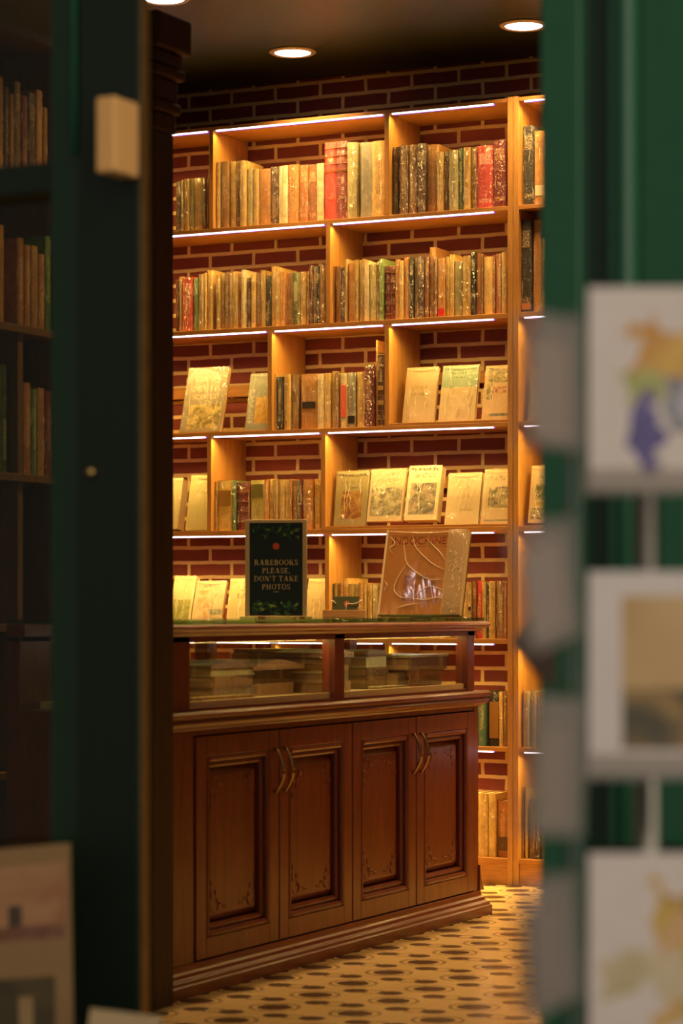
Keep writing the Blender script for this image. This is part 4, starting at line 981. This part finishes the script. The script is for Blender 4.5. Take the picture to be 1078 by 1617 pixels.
# front postcards: one holder each
def rel(v): return rack.matrix_basis.inverted() @ v
front = [(452, 772, 'print_card_figures', 'white postcard with orange and blue figures, topmost at the right edge',
          ((.74,.66,.60), [(.30,.95,.55,.82,(.62,.30,.05),(.75,.50,.10),9),(.22,.5,.38,.62,(.40,.42,.12),(.62,.6,.3),14),(.52,1,.30,.56,(.08,.09,.12),(.55,.55,.6),16),(.30,.46,.08,.42,(.03,.03,.16),(.12,.1,.3),10),(.72,1,.28,.42,(.55,.1,.03),(.3,.06,.03),10)])),
         (902, 1222, 'print_card_landscape', 'white-bordered postcard with golden sky and dark landscape, middle at the right edge',
          ((.72,.66,.62), [(.22,1,.42,.88,(.52,.33,.12),(.64,.44,.19),4),(.22,1,.12,.42,(.06,.05,.015),(.40,.24,.06),11)])),
         (1348, 1668, 'print_card_bouquet', 'white postcard with yellow and red painted shapes, lowest at the right edge',
          ((.74,.66,.60), [(.45,1,.1,.85,(.62,.40,.06),(.70,.42,.24),10),(.50,.72,.76,.84,(.10,.06,.03),(.5,.3,.08),20),(.1,.95,.3,.5,(.5,.42,.2),(.7,.58,.4),6),(.6,.9,.12,.3,(.1,.05,.02),(.6,.4,.1),16)]))]
hb = MB()
for i, (y0, y1, nm, lab, (bc, pics)) in enumerate(front):
    bl = at(930, y1, TR); W_, H_ = 236 * kR, (y1 - y0) * kR
    cpos = at(930 + 118, y1, TR)
    t = thing('postcard', lab, 'postcard', cpos, A, 'large postcards facing the camera')
    t.rotation_euler = (R(-2), 0, A)
    MB().box(-W_/2, W_/2, 0, .0012, 0, H_).ob('card', cover_mat(nm, bc, [], pics, .5, .0 if i == 1 else .55), t)
    r_ = rel(cpos)
    pk = MB().box(r_.x - W_/2 - .004, r_.x + W_/2 + .004, r_.y - .005, r_.y - .003, r_.z - .004, r_.z + H_ * .10).box(r_.x - W_/2 - .004, r_.x + W_/2 + .004, r_.y - .005, r_.y + .022, r_.z - .006, r_.z - .002).box(r_.x - W_/2 - .004, r_.x + W_/2 + .004, r_.y + .016, r_.y + .018, r_.z - .002, r_.z + H_ * .5)
    pk.ob('pocket', ACRYL, rack, bevel=.0005)
    hb.tube([(0, 0, r_.z + .03), (r_.x, r_.y + .02, r_.z + .03)], .003, 6)
hb.ob('pocket_arms', CHROME, rack)
# narrow side pockets turned away from the camera
TS = 2.05; kS = TS / FPX
rack2 = thing('wire_postcard_rack', 'clear plastic pocket strip of small postcards, left of the large cards', 'rack', (at(905, 960, TS + .05).x, at(905, 960, TS + .05).y, 0), A)
arm = MB(); arm.tube([(0, 0, 0.01), (0, 0, at(0, 480, TS).z)], .004, 8)
arm.ob('upright', plain('grey_wire', (.10, .11, .10), .4, .5), rack2)
MB().lathe([(.10, 0), (.10, .008), (.006, .014)], seg=24).ob('base', DARKBRASS, rack2)
side = [(500, 700, 0, (.60,.48,.40), (.50,.36,.30)), (826, 1008, -12, (.58,.50,.46), (.55,.42,.38)), (1102, 1312, 4, (.36,.32,.24), (.44,.36,.31)), (1388, 1580, -7, (.22,.20,.17), (.36,.28,.25))]
names = ['topmost', 'second from the top', 'third from the top', 'lowest']
for i, (y0, y1, tilt, c1, c2) in enumerate(side):
    px_a, px_b = 828, 912
    pc_ = at((px_a + px_b) / 2, y1, TS); H_ = (y1 - y0) * kS; W_ = (px_b - px_a) * kS / math.cos(R(58))
    r_ = rack2.matrix_basis.inverted() @ pc_
    rot = Matrix.Rotation(R(58), 4, 'Z'); M_ = Matrix.Translation(r_) @ rot @ Matrix.Rotation(R(tilt), 4, 'Y')
    pk = MB(); pk.box(-W_/2, W_/2, -.008, -.0065, -.004, H_ * 1.0, M_); pk.box(-W_/2, W_/2, .0085, .0100, -.004, H_, M_); pk.box(-W_/2, W_/2, -.0065, .0085, -.004, -.002, M_)
    pk.ob('pocket', ACRYL, rack2)
    t = thing('small_postcard', 'small pinkish postcard in a clear side pocket, ' + names[i], 'postcard', (0, 0, 0), 0, 'small postcards in the side pockets')
    t.matrix_basis = rack2.matrix_basis @ M_
    ho = .80 if i != 1 else .82
    MB().box(-W_/2 * .86, W_/2 * .80, 0, .0012, .003, H_ * ho).ob('card', cover_mat('print_small_%d' % i, c1, [], [(.1, .9, .1, .9, c1, c2, 8)]), t)
# brown tag on a string
TT = 2.9
tg = thing('leather_tag', 'dark brown diamond-shaped tag hanging on a string beside the small postcards', 'tag', at(838, 960, TT), A)
kT = TT / FPX
MB().prism([((dx) * kT, (960 - y_) * kT) for dx, y_ in ((-33, 1014), (6, 962), (40, 985), (40, 1092), (22, 1078))], 'Y', 0, .003).ob('tag', plain('dark_leather', (.055, .030, .016), .6), tg)
MB().tube([(0.003, .0015, -.002), (.001, .0015, .07)], .0016, 6).ob('string', plain('dark_string', (.05, .04, .03), .8), tg)

# ------------------------------------------------------------------ prints on a ledge under the window, lower left
YT = 3.18
lt = thing('display_table', 'low dark table below the shop window', 'table', (-2.35, 3.16, 0))
MB().box(-.45, .42, -.16, .16, .27, .30).ob('tabletop', DARKWOOD, lt, bevel=.002)
for sx in (-.41, .38):
    for sy in (-.13, .13): MB().box(sx - .02, sx + .02, sy - .02, sy + .02, 0, .28).ob('leg', DARKWOOD, lt)
def at_y(px, py, Y): return Vector((XY(px, Y), Y, ZY(px, py, Y)))
tr_ = at_y(110, 1331, YT + .07)
pr = thing('art_print', 'pinkish illustrated print sheet leaning at the lower left corner', 'print')
PW_, PH_ = .24, .355
rotm = Matrix.Rotation(R(4), 4, 'Z') @ Matrix.Rotation(R(-10), 4, 'X') @ Matrix.Rotation(R(-6.5), 4, 'Y')
org = tr_ - (rotm @ Vector((PW_, 0, PH_)))
pr.matrix_basis = Matrix.Translation(org) @ rotm
MB().box(0, PW_, 0, .002, 0, PH_).ob('sheet', cover_mat('print_pink_figures', (.34, .20, .075), [], [(0,.97,.66,.92,(.40,.17,.07),(.52,.29,.13),7),(.55,.65,.60,.75,(.05,.03,.02),(.08,.05,.03),4),(0,.95,.60,.66,(.20,.08,.04),(.34,.16,.09),9),(.1,.88,.05,.44,(.045,.035,.015),(.10,.07,.025),8),(.62,.72,.08,.36,(.42,.28,.12),(.34,.2,.08),6)], .6), pr)
q = at_y(175, 1603, YT - .06)
pk2 = thing('cream_booklet', 'cream booklet corner at the bottom edge beside the pink print', 'booklet', (q.x, YT - .06, .3115), R(10)); pk2.rotation_euler = (R(-12), R(4), R(10))
hh = (q.z - .3115) / math.cos(R(12))
MB().box(-.055, .055, 0, .004, .002, hh).ob('cover', cover_mat('print_cream_booklet', (.55, .40, .20)), pk2)
MB().box(-.053, .053, .0041, .010, .004, hh - .002).ob('pages', PAGES, pk2)
